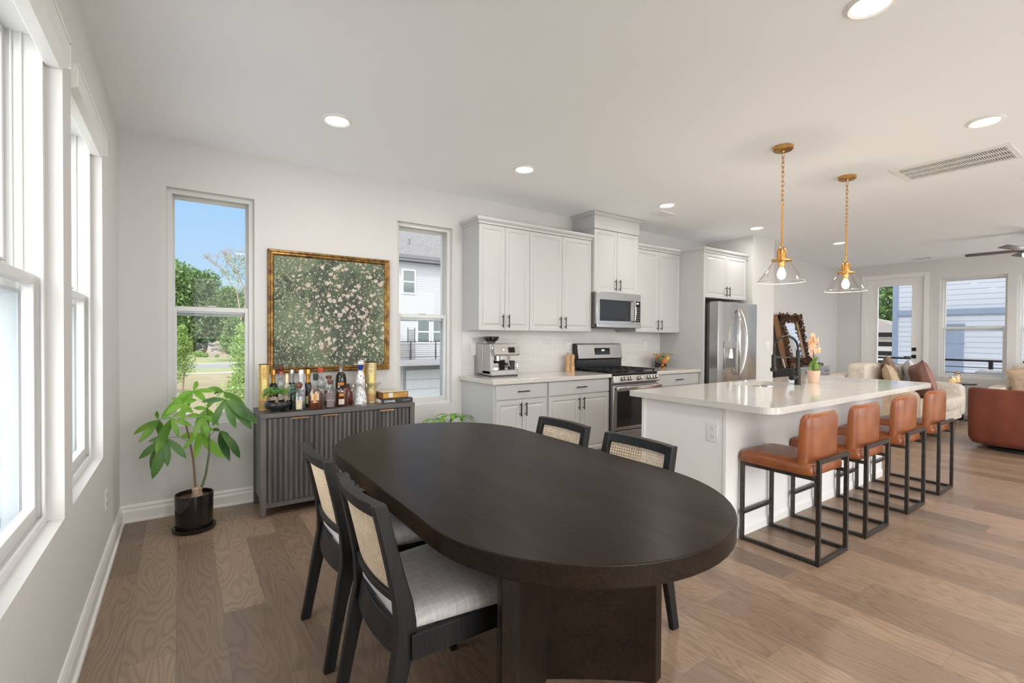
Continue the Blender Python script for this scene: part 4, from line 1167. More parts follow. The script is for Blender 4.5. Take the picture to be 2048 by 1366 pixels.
# blue and white decanter
porcelain = None
def mat_porcelain():
    t = NT('painted_porcelain'); v = t.coord('Object')
    n = t.noise(v, 55, 2, .5, 1.4); n2 = t.noise(v, 26, 1)
    f = t.math('MULTIPLY', t.math('GREATER_THAN', n, .585), t.math('GREATER_THAN', n2, .47))
    t.base(t.mix(f, (.80, .80, .79), (.06, .09, .22))); t.set(.12, 0, .5); return t.m
t = thing('ceramic_decanter', 'tall white ceramic decanter painted blue with a silver ball stopper', 'decanter', (1.590, -.270, Z))
MB().lathe([(0, 0), (.052, 0), (.054, .012), (.050, .05), (.040, .105), (.034, .135), (.0365, .17), (.036, .20), (.029, .24), (.017, .275), (.016, .285), (.0155, .290)], 32, caps=False).build('body', mat_porcelain(), t, smooth=60)
MB().lathe([(.0158, .278), (.020, .295), (.026, .325), (.026, .328)], 28, caps=False).build('neck', M('cobalt_glaze', (.02, .05, .30), .12), t)
MB().lathe([(.025, .326), (.036, .335), (.036, .339), (.0, .339)], 28, caps=False).build('collar', M('white_glaze', (.82, .82, .80), .12), t)
MB().lathe([(.034, .339), (.035, .346), (.031, .361), (.020, .372), (0, .377)], 28, caps=False).build('stopper', chrome, t)

# martini glasses
gl0 = thing('martini_glass', 'empty martini glass in front, between the decanter and the gold tube', 'cocktail glass', (1.592, -.413, Z), 0, 'martini glasses')
MB().lathe([(0, .0), (.034, .001), (.035, .003), (.006, .007), (.0038, .012), (.0036, .105), (.008, .112), (.058, .178), (.0565, .178), (.006, .114), (0, .112)], 32, caps=False).build('glass', stem_glass, gl0, smooth=60)
for x, y, lab in ((1.682, -.340, 'empty martini glass standing before the pale gold tube'), (1.508, -.338, 'empty martini glass before the foot of the blue and white decanter')):
    c = copy_tree(gl0); c.location = (x, y, Z); c['label'] = lab

# books / cigar box
t = thing('coffee_table_book', 'black fashion book lying on the right end of the sideboard', 'book', (1.876, -.27, Z), .0)
MB().box(-.15, .13, -.115, .10, 0, .004).box(-.15, .13, -.115, .10, .033, .037).box(-.15, .13, -.119, -.112, 0, .037).build('cover', M('black_cover', (.02, .018, .018), .35), t, bevel=.001)
MB().box(-.147, .127, -.111, .097, .004, .033).build('pages', M('page_edges', (.70, .67, .60), .8), t)
text('title', 'CHANEL', .026, label_w, t, (-.075, -.1195, .0175), (PI / 2, 0, 0), .0003, bold=.0006)
text('subtitle', 'SPECIAL EDITION', .009, label_w, t, (.072, -.1195, .020), (PI / 2, 0, 0), .0003)
t = thing('cigar_box', 'yellow and brown wooden cigar box lying on the black book', 'box', (1.861, -.262, Z + .0375), .02)
MB().box(-.115, .115, -.095, .095, 0, .052).build('box_body', M('cedar_brown', (.20, .09, .045), .5, col2=(.15, .06, .03)), t, bevel=.001)
MB().box(-.109, .109, -.0958, -.094, .006, .046).build('front_print', M('box_yellow', (.66, .42, .05), .5, col2=(.45, .22, .04), nscale=14, stretch=(.4, 1, 3)), t)
MB().box(-.112, .112, -.092, .092, .052, .0528).build('lid_paper', M('box_cream', (.70, .60, .42), .5), t)
MB().box(-.062, -.025, -.0966, -.0955, .008, .047).build('seal', label_w, t)

# bonsai bowl
t = thing('bonsai_planter', 'small leafy bonsai in a low black bowl at the left end of the sideboard', 'potted plant', (.945, -.355, Z))
MB().lathe([(0, 0), (.045, 0), (.044, .010), (.05, .016), (.082, .034), (.092, .052), (.088, .068), (.074, .078), (.070, .074), (.080, .060), (.06, .055), (0, .055)], 36, caps=False).build('bowl', M('satin_black_ceramic', (.02, .02, .021), .28), t, smooth=60)
MB().lathe([(0, .066), (.074, .064)], 24, caps=False).build('soil', soil_m, t)
m = MB()
for pts in ([(-.01, 0, .06), (-.012, 0, .085), (-.035, .0, .115), (-.045, 0, .135)], [(-.005, 0, .06), (.004, 0, .09), (.03, 0, .125), (.035, 0, .14)], [(-.03, .01, .10), (-.01, .01, .13)], [(.05, 0, .06), (.056, .0, .08), (.07, 0, .10)]):
    m.tube(pts, [.006, .005, .0035, .002][:len(pts)] if len(pts) > 2 else [.004, .002], 7)
m.build('stems', M('bonsai_bark', (.42, .30, .17), .8), t)
def leaf_cloud(m, c, rad, n, size, rng, flat=.6):
    for _ in range(n):
        while True:
            d = Vector((rng.uniform(-1, 1), rng.uniform(-1, 1), rng.uniform(-1, 1)))
            if .2 < d.length < 1: break
        p = Vector(c) + Vector((d.x * rad[0], d.y * rad[1], d.z * rad[2]))
        a = Vector((rng.gauss(0, 1), rng.gauss(0, 1), rng.gauss(0, flat))).normalized()
        b = a.cross(Vector((rng.gauss(0, 1), rng.gauss(0, 1), rng.gauss(0, 1)))).normalized()
        s = size * rng.uniform(.6, 1.3)
        m.quad(p - a * s, p + b * s * .45 + a * s * .1, p + a * s, p - b * s * .45 + a * s * .1)
rng = random.Random(5)
m = MB(); leaf_cloud(m, (-.04, 0, .155), (.055, .05, .028), 210, .012, rng); leaf_cloud(m, (.035, 0, .150), (.05, .045, .025), 170, .012, rng); leaf_cloud(m, (-.09, .0, .125), (.02, .02, .03), 30, .012, rng)
m.build('foliage', leafmat('bonsai_leaf', (.13, .30, .06), (.26, .44, .13), .3), t, smooth=0)
t = thing('small_succulent', 'small grey blue succulent in a dark pot behind the bonsai bowl', 'potted plant', (1.06, -.30, Z))
MB().lathe([(0, 0), (.022, 0), (.03, .07), (.027, .07), (.024, .06), (0, .06)], 20, caps=False).build('pot', ceramic_black, t)
m = MB(); leaf_cloud(m, (0, 0, .145), (.035, .035, .055), 90, .015, rng)
m.build('foliage', leafmat('succulent_leaf', (.20, .33, .30), (.34, .45, .42), .2), t, smooth=0)
MB().cyl((0, 0, .06), (0, 0, .13), .003).build('stem', MATS['bonsai_bark'], t)

# ------------------------------------------------------------------ potted money tree
pt = thing('potted_money_tree', 'money tree with palm-like green leaves in a glossy black pot in the corner', 'potted plant', (.425, -.395, 0))
MB().lathe([(0, .004), (.118, .004), (.126, .012), (.128, .026), (.122, .028), (.116, .018), (.0, .014)], 40, caps=False).build('saucer', ceramic_black, pt, smooth=60)
MB().lathe([(0, .016), (.100, .016), (.108, .03), (.113, .238), (.112, .246), (.104, .246), (.102, .235), (.100, .20), (0, .20)], 40, caps=False).build('pot', ceramic_black, pt, smooth=40)
MB().lathe([(0, .226), (.06, .222), (.101, .218)], 28, caps=False).build('soil', soil_m, pt)
OX, OY = .425, -.395
MB().lathe([(.036, .20), (.035, .23), (.028, .26), (.030, .275), (.022, .285), (0, .288)], 14, (.015, -.015, 0), caps=False).build('trunk', M('money_bark', (.30, .20, .13), .85, col2=(.50, .40, .30), nscale=50, bump=.8), pt)
def st(pts, mat, rs):
    MB().tube([(a - OX, b - OY, c) for a, b, c in pts], rs, 9).build('stem', mat, pt)
st([(.435, -.41, .26), (.43, -.40, .30), (.42, -.40, .47), (.40, -.40, .60), (.38, -.41, .71), (.34, -.45, .77)], M('brown_stem', (.20, .12, .07), .6), [.009, .008, .007, .006, .0055, .004])
st([(.445, -.41, .26), (.47, -.40, .29), (.49, -.40, .36), (.51, -.40, .51), (.51, -.40, .64), (.50, -.40, .82)], M('green_stem', (.10, .13, .05), .5), [.009, .008, .007, .0065, .006, .005])
leaf_g = leafmat('money_leaf', (.10, .24, .03), (.19, .38, .045), .35)
leaf_d = leafmat('money_leaf_dark', (.055, .14, .035), (.10, .22, .05), .25)
leaf_y = leafmat('money_leaf_light', (.22, .48, .05), (.32, .60, .09), .5)
CL = [((0.42, -0.4, 0.94), [(0.44, -0.43, 1.01), (0.33, -0.4, 0.9), (0.55, -0.42, 0.93), (0.24, -0.39, 0.77), (0.39, -0.39, 0.82), (0.49, -0.45, 0.87)]),
      ((0.6, -0.49, 0.88), [(0.46, -0.55, 0.88), (0.53, -0.46, 0.7), (0.66, -0.52, 0.68), (0.73, -0.52, 0.73), (0.8, -0.49, 0.69), (0.76, -0.5, 0.66)]),
      ((0.6, -0.34, 0.92), [(0.54, -0.31, 0.9), (0.62, -0.35, 0.87), (0.69, -0.33, 0.83), (0.5, -0.38, 0.95), (0.76, -0.33, 0.74), (0.73, -0.3, 0.8)]),
      ((0.3, -0.5, 0.78), [(0.22, -0.5, 0.56), (0.28, -0.48, 0.69), (0.41, -0.49, 0.72), (0.34, -0.55, 0.66), (0.41, -0.48, 0.84), (0.25, -0.49, 0.79)]),
      ((0.23, -0.38, 0.76), [(0.1, -0.41, 0.68), (0.13, -0.44, 0.63), (0.23, -0.34, 0.65), (0.22, -0.39, 0.82)]),
      ((0.45, -0.4, 0.65), [(0.43, -0.38, 0.47), (0.35, -0.36, 0.63), (0.54, -0.38, 0.67), (0.6, -0.36, 0.45), (0.36, -0.42, 0.55)]),
      ((0.58, -0.33, 0.64), [(0.64, -0.3, 0.41), (0.7, -0.34, 0.43), (0.6, -0.29, 0.48), (0.64, -0.29, 0.56), (0.52, -0.38, 0.66)]),
      ((0.27, -0.46, 0.65), [(0.38, -0.51, 0.51), (0.28, -0.5, 0.47), (0.19, -0.41, 0.44), (0.18, -0.47, 0.64), (0.13, -0.45, 0.53), (0.2, -0.49, 0.4)]),
      ((0.5, -0.35, 0.81), [(0.43, -0.35, 0.68), (0.48, -0.37, 0.6), (0.42, -0.37, 0.82), (0.57, -0.35, 0.68), (0.54, -0.35, 0.89)]),
      ((0.36, -0.42, 0.86), [(0.27, -0.45, 0.80), (0.30, -0.38, 0.90), (0.42, -0.46, 0.80), (0.36, -0.47, 0.74), (0.44, -0.40, 0.88)]),
      ((0.47, -0.44, 0.77), [(0.42, -0.48, 0.64), (0.50, -0.50, 0.63), (0.38, -0.45, 0.78), (0.56, -0.46, 0.72)])]
def leaflet(m, p0, p1, width, droop, face):
    p0 = Vector(p0); p1 = Vector(p1); d = p1 - p0; Ln = d.length
    side = d.cross(face).normalized(); nrm = side.cross(d).normalized()
    if nrm.z < 0: nrm = -nrm
    n = 9; C_ = []; A_ = []; B_ = []
    for k in range(n + 1):
        u = k / n
        c = p0 + d * u + nrm * (Ln * droop * math.sin(PI * u) )
        w = width * Ln * (math.sin(PI * min(1, (u ** .85))) ** .8) * (.55 + .45 * u) if 0 < u < 1 else .0006
        C_.append(c); A_.append(c + side * w + nrm * w * .22); B_.append(c - side * w + nrm * w * .22)
    a, c, b = m.ring(A_), m.ring(C_), m.ring(B_)
    m.bridge(a, c, False); m.bridge(c, b, False)
rng = random.Random(11)
stems_tips = {0: (.50, -.40, .82), 1: (.50, -.40, .82), 2: (.50, -.40, .82), 3: (.34, -.45, .77), 4: (.36, -.43, .74), 5: (.505, -.40, .60), 6: (.51, -.40, .62), 7: (.40, -.41, .60), 8: (.50, -.40, .80), 9: (.38, -.42, .75), 10: (.51, -.40, .70)}
for i, (c, ls) in enumerate(CL):
    m = MB()
    lm = [leaf_y, leaf_d, leaf_g, leaf_g, leaf_g, leaf_y, leaf_d, leaf_d, leaf_y, leaf_y, leaf_g][i]
    cl_ = Vector((c[0] - OX, c[1] - OY, c[2]))
    for e in ls:
        ev = Vector((e[0] - OX, e[1] - OY, e[2]))
        f = Vector((rng.uniform(-.3, .3), -1, rng.uniform(.1, .9)))
        ln = (ev - cl_).length
        leaflet(m, cl_, ev, .160 if ln > .12 else .24, rng.uniform(.05, .14), f)
    s0 = stems_tips[i]; m.tube([(s0[0] - OX, s0[1] - OY, s0[2]), tuple((Vector((s0[0] - OX, s0[1] - OY, s0[2])) + cl_) / 2 + Vector((0, 0, .02))), tuple(cl_)], .0018, 5)
    m.build('leaf_fan', lm, pt, smooth=60)

# second plant, mostly hidden behind the table
p2 = thing('potted_plant', 'green leafy plant on the floor under the right window, tops just above the table', 'potted plant', (2.42, -.30, 0))
MB().lathe([(0, 0), (.10, 0), (.125, .20), (.118, .20), (.11, .18), (0, .18)], 30, caps=False).build('pot', ceramic_black, p2, smooth=40)
MB().lathe([(0, .19), (.11, .18)], 20, caps=False).build('soil', soil_m, p2)
MB().tube([(0, 0, .15), (.01, .0, .40), (0, 0, .55)], .007, 8).build('stem', MATS['green_stem'], p2)
for c, n, R_ in (((0, 0, .575), 7, .17), ((.13, .02, .55), 6, .14), ((-.13, .03, .545), 6, .15), ((.02, -.06, .50), 6, .15)):
    m = MB()
    for k in range(n):
        a = 2 * PI * k / n + c[0] * 9
        e = Vector(c) + Vector((math.cos(a) * R_, math.sin(a) * R_ * .8, -.04 + .02 * math.sin(3 * a)))
        leaflet(m, c, e, .2, .16, Vector((0, 0, 1)) + Vector((.01, .02, 0)))
    m.tube([(0, 0, .42), c], .002, 5)
    m.build('leaf_fan', leaf_g if c[0] > 0 else leaf_y, p2, smooth=60)

# ------------------------------------------------------------------ things on the kitchen counter
# espresso machine (local: faces -y)
es = thing('espresso_machine', 'brushed steel espresso machine with a bean hopper on the left counter', 'coffee machine', (3.02, -.165, .92), .0)
wb = M('brushed_light_steel', (.45, .44, .43), .32, .45, col2=(.42, .41, .40), nscale=20)
m = MB(); m.box(-.165, .165, .02, .15, .02, .325); m.box(-.165, .165, -.13, .02, .235, .325)
m.build('housing', wb, es, bevel=.012, seg=3)
m = MB(); m.box(-.165, -.125, -.135, .02, .02, .25); m.build('side_column', wb, es, bevel=.008)
MB().prism([(-.150, .325), (-.165, .30), (-.185, .225), (-.165, .205), (-.10, .205), (-.10, .325)], 0, -.14, .165).build('control_head', wb, es, bevel=.006)
MB().box(-.165, .165, -.165, .02, .012, .062).build('drip_tray', wb, es, bevel=.008)
MB().box(-.155, .155, -.150, .01, .0, .014).build('foot', blackplastic, es)
m = MB(); m.box(-.12, .15, -.155, -.0, .060, .066); m.build('tray_grille', chrome, es)
MB().box(-.125, .165, -.0, .024, .062, .235).build('splash_panel', chrome, es)
MB().prism([(-.1835, .238), (-.1690, .292), (-.163, .292), (-.177, .238)], 0, .02, .10).build('touch_screen', screen_m, es)
m = MB().lathe([(.016, 0), (.016, .012), (.012, .02), (0, .02)], 18); m.v = [(a, -c, b) for a, b, c in m.v]
q = m.build('dial', chrome, es); q.location = (-.145, -.13, .285)
m = MB().lathe([(.010, 0), (.010, .008), (0, .008)], 14); m.v = [(a, -c, b) for a, b, c in m.v]
q = m.build('emblem_button', chrome, es); q.location = (-.04, -.172, .268)
MB().lathe([(.035, .155), (.036, .205), (0, .205)], 20, (-.045, -.07, 0)).build('group_head', chrome, es)
pf = MB().lathe([(.034, .128), (.037, .155), (0, .155)], 20, (-.045, -.07, 0)).tube([(-.045, -.09, .14), (-.03, -.17, .13), (-.02, -.21, .125)], [.010, .011, .012], 10).build('portafilter', blackplastic, es)
MB().tube([(.055, -.10, .205), (.058, -.125, .16), (.06, -.14, .10)], .005, 8).build('steam_wand', chrome, es)
mj = MB().lathe([(.036, .067), (.038, .15), (.033, .152), (.032, .075), (0, .075)], 22, (.115, -.09, 0), caps=False).build('milk_jug', M('dark_jug', (.03, .03, .032), .3, .3), es)
MB().tube([(.150, -.10, .14), (.175, -.115, .13), (.175, -.115, .085), (.152, -.10, .08)], .005, 8).build('jug_handle', chrome, mj)
MB().lathe([(.035, .325), (.045, .34), (.05, .35)], 24, (-.055, .03, 0)).build('hopper_neck', chrome, es)
MB().lathe([(.045, .345), (.082, .372), (.085, .395), (.082, .398), (.040, .35)], 30, (-.055, .03, 0), caps=False).build('bean_hopper', tank_glass, es)
MB().lathe([(0, .349), (.045, .352), (.074, .374), (0, .382)], 24, (-.055, .03, 0), caps=False).build('coffee_beans', M('beans', (.07, .035, .02), .6, col2=(.02, .01, .006), nscale=120, bump=.8), es)
MB().lathe([(.084, .394), (.086, .398), (.0, .402)], 30, (-.055, .03, 0), caps=False).build('hopper_lid', M('smoked_lid', (.10, .09, .085), .15, .3), es)
t = thing('power_cord', 'black power cord running up the tiles beside the espresso machine', 'cord')
MB().tube([(2.845, -.012, 1.13), (2.843, -.02, 1.08), (2.842, -.02, 1.0), (2.842, -.022, .926), (2.848, -.08, .925)], .003, 6).build('cord', blackplastic, t)

# pepper mills
beech = mat_wood('turned_beech', (.58, .32, .14), (.70, .43, .21), 2, 1.4, .4, .1)
mill_prof = [(0, 0), (.026, 0), (.027, .004), (.025, .055), (.020, .062), (.0255, .07), (.0255, .085), (.018, .093), (.022, .115), (.0195, .135), (.026, .150), (.0255, .178), (.022, .190), (.012, .196), (0, .197)]
p0 = thing('pepper_mill', 'turned light wood mill, the left one of the pair beside the stove', 'pepper mill', (4.043, -.095, .92), 0, 'wooden mills beside the stove')
MB().lathe(mill_prof, 24, caps=False).build('mill_body', beech, p0, smooth=40)
MB().lathe([(.007, .195), (.009, .203), (.006, .210), (0, .211)], 14).build('knob', brass, p0)
c = copy_tree(p0); c.location = (4.092, -.125, .92); c['label'] = 'turned light wood mill, the right one of the pair, touching the stove side'

# fruit bowl
fb = thing('fruit_bowl', 'gold-rimmed footed glass bowl holding citrus fruit on the right counter', 'bowl', (5.50, -.30, .92))
MB().lathe([(0, 0), (.045, 0), (.04, .008), (.012, .03), (.014, .05), (.04, .06), (.085, .085), (.115, .135), (.122, .172)], 36, caps=False).build('glass_bowl', clear_glass, fb, smooth=60)
MB().lathe([(0, .001), (.046, .001), (.040, .010), (.013, .03), (.015, .052), (.0, .054)], 30, caps=False).build('foot', brass, fb)
m = MB(); m.tube([(.122 * math.cos(2 * PI * k / 40), .122 * math.sin(2 * PI * k / 40), .173) for k in range(40)], .0028, 6, True)
for k in range(14):
    a = 2 * PI * k / 14; m.tube([(.122 * math.cos(a), .122 * math.sin(a), .173), (.128 * math.cos(a + .1), .128 * math.sin(a + .1), .183), (.122 * math.cos(a + .2), .122 * math.sin(a + .2), .174)], .002, 5)
m.build('gold_rim', brass, fb)
orange_m = M('orange_peel', (.80, .20, .02), .45, col2=(.75, .16, .015), nscale=90, bump=.3)
fr_prof = lambda r_: [(0, -r_)] + [(r_ * math.sin(PI * k / 10), -r_ * math.cos(PI * k / 10)) for k in range(1, 10)] + [(0, r_)]
def fruit(name, lab, x, y, z, r_, mt, long=1.0):
    t = MB().lathe([(a, b * long) for a, b in fr_prof(r_)], 18, caps=False).build(name, mt, None, smooth=80, loc=(5.50 + x, -.30 + y, .92 + z))
    t.rotation_euler = (0, 1.3 if long > 1 else 0, .3)
    tag(t, lab, 'fruit')
green_m = M('lime_peel', (.09, .16, .02), .4); yellow_m = M('lemon_peel', (.80, .50, .02), .4)
fruit('orange', 'orange at the middle of the fruit bowl, lowest of the front fruit', -.005, -.03, .092, .036, orange_m)
fruit('lime', 'dark green lime at the left side of the fruit bowl', -.062, -.01, .122, .034, green_m)
fruit('lemon', 'yellow lemon at the right side of the fruit bowl', .060, -.028, .124, .031, yellow_m, 1.2)
fruit('lime', 'dark green lime on top in the middle of the fruit bowl', .012, .01, .158, .030, green_m)
fruit('orange', 'orange at the back left of the fruit bowl', -.035, .045, .135, .034, orange_m)
t = thing('dark_canister', 'small square dark canister behind the fruit bowl', 'canister', (5.665, -.14, .92))
MB().box(-.06, .06, -.05, .05, 0, .115).build('canister_body', M('dark_brown_metal', (.04, .03, .028), .4), t, bevel=.004)
MB().box(-.055, .055, -.045, .045, .115, .122).build('lid', blackplastic, t, bevel=.002)

# orchid
oc = thing('potted_orchid', 'peach orchid in a small beige pot on the island by the faucet', 'potted plant', (5.035, -2.30, .92))
MB().lathe([(0, 0), (.038, 0), (.040, .004), (.054, .112), (.050, .112), (.047, .10), (0, .098)], 30, caps=False).build('pot', M('beige_ceramic', (.70, .50, .38), .35), oc, smooth=40)
MB().lathe([(0, .101), (.047, .10)], 20, caps=False).build('bark', soil_m, oc)
ol = leafmat('orchid_leaf', (.10, .20, .02), (.16, .28, .04), .15)
for e, w_ in (((-.035, -.02, .21), .30), ((.045, .0, .19), .30), ((.11, .03, .115), .25), ((-.0, -.03, .235), .3), ((.06, -.04, .17), .28)):
    m = MB(); leaflet(m, (0, 0, .10), e, w_, .18, Vector((-.4, -1, .2))); m.build('leaf', ol, oc, smooth=60)
stm = M('orchid_stem', (.16, .20, .07), .5)
for pts in ([(0, 0, .10), (-.01, 0, .22), (-.02, 0, .33), (-.05, 0, .38), (-.08, 0, .37)], [(.005, 0, .10), (.0, 0, .24), (.015, 0, .30), (.06, 0, .345), (.10, 0, .37)], [(.0, 0, .22), (.03, 0, .26), (.09, 0, .30)]):
    MB().tube(pts, .003, 6).build('flower_stem', stm, oc)
pet = leafmat('orchid_petal', (.78, .42, .22), (.82, .56, .38), .3)
rng = random.Random(4)
for x, y, z in ((-.085, -.02, .33), (-.06, .0, .37), (-.03, -.02, .395), (-.02, .01, .36), (-.055, -.02, .325), (-.09, .0, .29), (-.07, -.01, .265), (-.03, -.02, .30), (.01, -.01, .36), (.0, .02, .33), (-.01, -.02, .285), (.03, .0, .34), (.09, 0, .355), (.10, .01, .385), (.085, -.01, .295), (-.02, 0, .42)):
    m = MB(); c = Vector((x, y, z)); f = Vector((rng.uniform(-.5, .3), -1, rng.uniform(-.3, .3))).normalized()
    u = f.cross(Vector((0, 0, 1))).normalized(); v = u.cross(f)
    a0 = rng.uniform(0, 1)
    for k in range(5):
        a = a0 + 2 * PI * k / 5; d = (u * math.cos(a) + v * math.sin(a)); s_ = d.cross(f)
        r_ = .037
        m.quad(c + f * .004, c + d * r_ * .6 + s_ * r_ * .42, c + d * r_, c + d * r_ * .6 - s_ * r_ * .42)
    m.build('bloom', pet, oc, smooth=0)

# ------------------------------------------------------------------ living area by the pantry wall
sbd = thing('white_sideboard', 'white sideboard with black pulls behind the island, under the ornate mirror', 'sideboard')
MB().box(8.95, 10.12, -.44, -.03, .79, .815).build('top', cab_m, sbd, bevel=.003)
MB().box(8.97, 10.10, -.42, -.03, .09, .79).build('body', cab_m, sbd, bevel=.002)
for x in (8.99, 10.05):
    for y in (-.41, -.07): MB().box(x, x + .035, y, y + .035, 0, .09).build('leg', cab_m, sbd)
for k in range(3):
    x0 = 8.985 + k * .37
    d = MB().panel(x0, x0 + .362, .62, .78, -.42, .016, .03).build('drawer', cab_m, sbd, smooth=0)
    pull_h(d, x0 + .18, .735, -.436, .10)
    d = MB().panel(x0, x0 + .362, .11, .61, -.42, .016, .05).build('door', cab_m, sbd, smooth=0)
    pull_v(d, x0 + .32, .53, -.436, .10)
bc = thing('black_chest', 'low black chest beside the pantry wall, left of the white sideboard', 'chest')
MB().box(8.10, 8.90, -.45, -.03, .06, .80).build('body', M('black_paint', (.012, .011, .011), .4), bc, bevel=.004)
MB().box(8.09, 8.91, -.46, -.03, .80, .822).build('top', MATS['black_paint'], bc, bevel=.003)
for x in (8.12, 8.84): MB().box(x, x + .04, -.43, -.05, 0, .06).build('plinth', MATS['black_paint'], bc)

# ornate mirror leaning on the wall: local x right, z up, front = -y
mr = thing('ornate_mirror', 'tall leaning mirror with a carved bronze leaf frame behind the faucet', 'mirror', (9.22, -.27, .825), 0)
mr.rotation_euler = (-.21, 0, 0)
bronze = M('carved_bronze', (.20, .10, .055), .35, .6, col2=(.07, .032, .02), nscale=25, bump=.6)
mw_, mh_ = .40, .93
MB().box(-mw_ + .02, mw_ - .02, -.02, .07, .01, mh_ - .01).build('back_frame', mat_wood('walnut_side', (.26, .12, .05), (.36, .19, .09), 2, 1, .45), mr, bevel=.004)
for name, seg_ in (('frame_left', (-mw_, -mw_ + .14, 0, mh_)), ('frame_right', (mw_ - .14, mw_, 0, mh_)), ('frame_top', (-mw_, mw_, mh_ - .14, mh_)), ('frame_bottom', (-mw_, mw_, 0, .14))):
    x0, x1, z0, z1 = seg_
    m = MB(); m.box(x0 + .03, x1 - .02, -.04, -.015, z0 + .02, z1 - .02)
    rng = random.Random(hash(name) % 1000 if False else len(name) * 7)
    n = int(((x1 - x0) + (z1 - z0)) / .0075)
    for k in range(n):
        cx_, cz_ = rng.uniform(x0, x1), rng.uniform(z0, z1)
        r_ = rng.uniform(.012, .024); a = rng.uniform(0, 2 * PI); y_ = -.045 - rng.uniform(0, .03)
        pts = [(cx_ + r_ * math.cos(a + u * 1.5) * (1 - u * .18), y_ - .006 * u, cz_ + r_ * math.sin(a + u * 1.5) * (1 - u * .18)) for u in range(4)]
        m.tube(pts, [.010, .009, .007, .004], 6)
    m.build('frame_side', bronze, mr, smooth=60)
MB().box(-mw_ + .13, mw_ - .13, -.026, -.021, .13, mh_ - .13).build('mirror_glass', M('mirror_silver', (.9, .9, .9), .02, 1.0), mr, smooth=0)
MB().box(-mw_ + .125, -mw_ + .14, -.045, -.02, .125, mh_ - .125).box(mw_ - .14, mw_ - .125, -.045, -.02, .125, mh_ - .125).box(-mw_ + .125, mw_ - .125, -.045, -.02, mh_ - .14, mh_ - .125).box(-mw_ + .125, mw_ - .125, -.045, -.02, .125, .14).build('inner_bead', M('bronze_bead', (.42, .30, .22), .35, .6), mr)
t = thing('tilted_picture_frame', 'small white tilted frame on the black chest in front of the mirror', 'picture frame', (8.62, -.35, .822), .3)
t.rotation_euler = (-.25, 0, .4)
MB().box(-.07, .07, -.006, .006, 0, .16).build('white_frame', plate_m, t, bevel=.002)
MB().quad((-.055, -.0065, .015), (.055, -.0065, .015), (.055, -.0065, .145), (-.055, -.0065, .145)).build('picture', M('grey_print', (.45, .44, .43), .6), t, smooth=0)
t = thing('wooden_pot', 'small brown wooden pot on the black chest beside the tilted frame', 'pot', (8.80, -.405, .822))
MB().lathe([(0, 0), (.05, 0), (.058, .075), (.053, .075), (.048, .01), (0, .01)], 24, caps=False).build('pot_body', mat_wood('mango_wood', (.20, .09, .045), (.30, .15, .08), 2), t, smooth=40)
MB().lathe([(.0585, .072), (.061, .08), (.052, .08)], 24, caps=False).build('rim', wood_cap, t)
t = thing('black_handled_tray', 'black tray with an arched wire handle on the white sideboard, behind the orchid', 'tray', (9.93, -.24, .815))
MB().box(-.13, .13, -.10, .10, 0, .012).box(-.13, -.12, -.10, .10, .012, .05).box(.12, .13, -.10, .10, .012, .05).box(-.12, .12, -.10, -.09, .012, .05).box(-.12, .12, .09, .10, .012, .05).build('tray_body', blackplastic, t, bevel=.002)
for y in (-.03, .03): MB().tube([(.125 * math.cos(PI * k / 14), y, .045 + .125 * math.sin(PI * k / 14)) for k in range(15)], .0035, 6).build('handle', blackplastic, t)

# ------------------------------------------------------------------ sofas
def softbox(m, x0, x1, y0, y1, z0, z1, r=.05, puff=.0, n=6, sub=6):
    """rounded cushion: superellipsoid-like box"""
    cx_, cy_, cz_ = (x0 + x1) / 2, (y0 + y1) / 2, (z0 + z1) / 2
    hx, hy, hz = (x1 - x0) / 2, (y1 - y0) / 2, (z1 - z0) / 2
    NU, NV = 32, 16; rings = []
    e1 = .30; e2 = .22
    def sg(v, e): return math.copysign(abs(v) ** e, v)
    for j in range(1, NV):
        ph = -PI / 2 + PI * j / NV; cz = sg(math.sin(ph), e1); cr_ = abs(math.cos(ph)) ** e1
        rings.append(m.ring([(cx_ + hx * cr_ * sg(math.cos(2 * PI * i / NU + .05), e2), cy_ + hy * cr_ * sg(math.sin(2 * PI * i / NU + .05), e2), cz_ + hz * cz) for i in range(NU)]))
    for a, b in zip(rings, rings[1:]): m.bridge(a, b)
    m.cap(rings[0], True); m.cap(rings[-1])
    return m
def pillow_mesh(w, h, th, seed=0, n=14):
    """square throw pillow in local x,z plane, thickness along y"""
    rng = random.Random(seed); m = MB(); G = []
    for s in (-1, 1):
        g = []
        for j in range(n + 1):
            for i in range(n + 1):
                u, v = -1 + 2 * i / n, -1 + 2 * j / n
                prof = ((1 - u ** 4) * (1 - v ** 4)) ** .5
                pin = 1 - .07 * (1 - u * u) * abs(v) ** 3; pin2 = 1 - .07 * (1 - v * v) * abs(u) ** 3
                wr = .006 * math.sin(9 * u + 5 * v + seed) * prof + .005 * math.sin(14 * v - 6 * u + seed * 2) * prof
                g.append((u * w / 2 * pin2, s * (th / 2 * prof + wr) if prof > .01 else 0, v * h / 2 * pin))
        b = len(m.v); m.v += g
        for j in range(n):
            for i in range(n):
                q = b + j * (n + 1) + i; m.f.append((q, q + 1, q + n + 2, q + n + 1) if s > 0 else (q, q + n + 1, q + n + 2, q + 1)); m.mi.append(0)
    return m
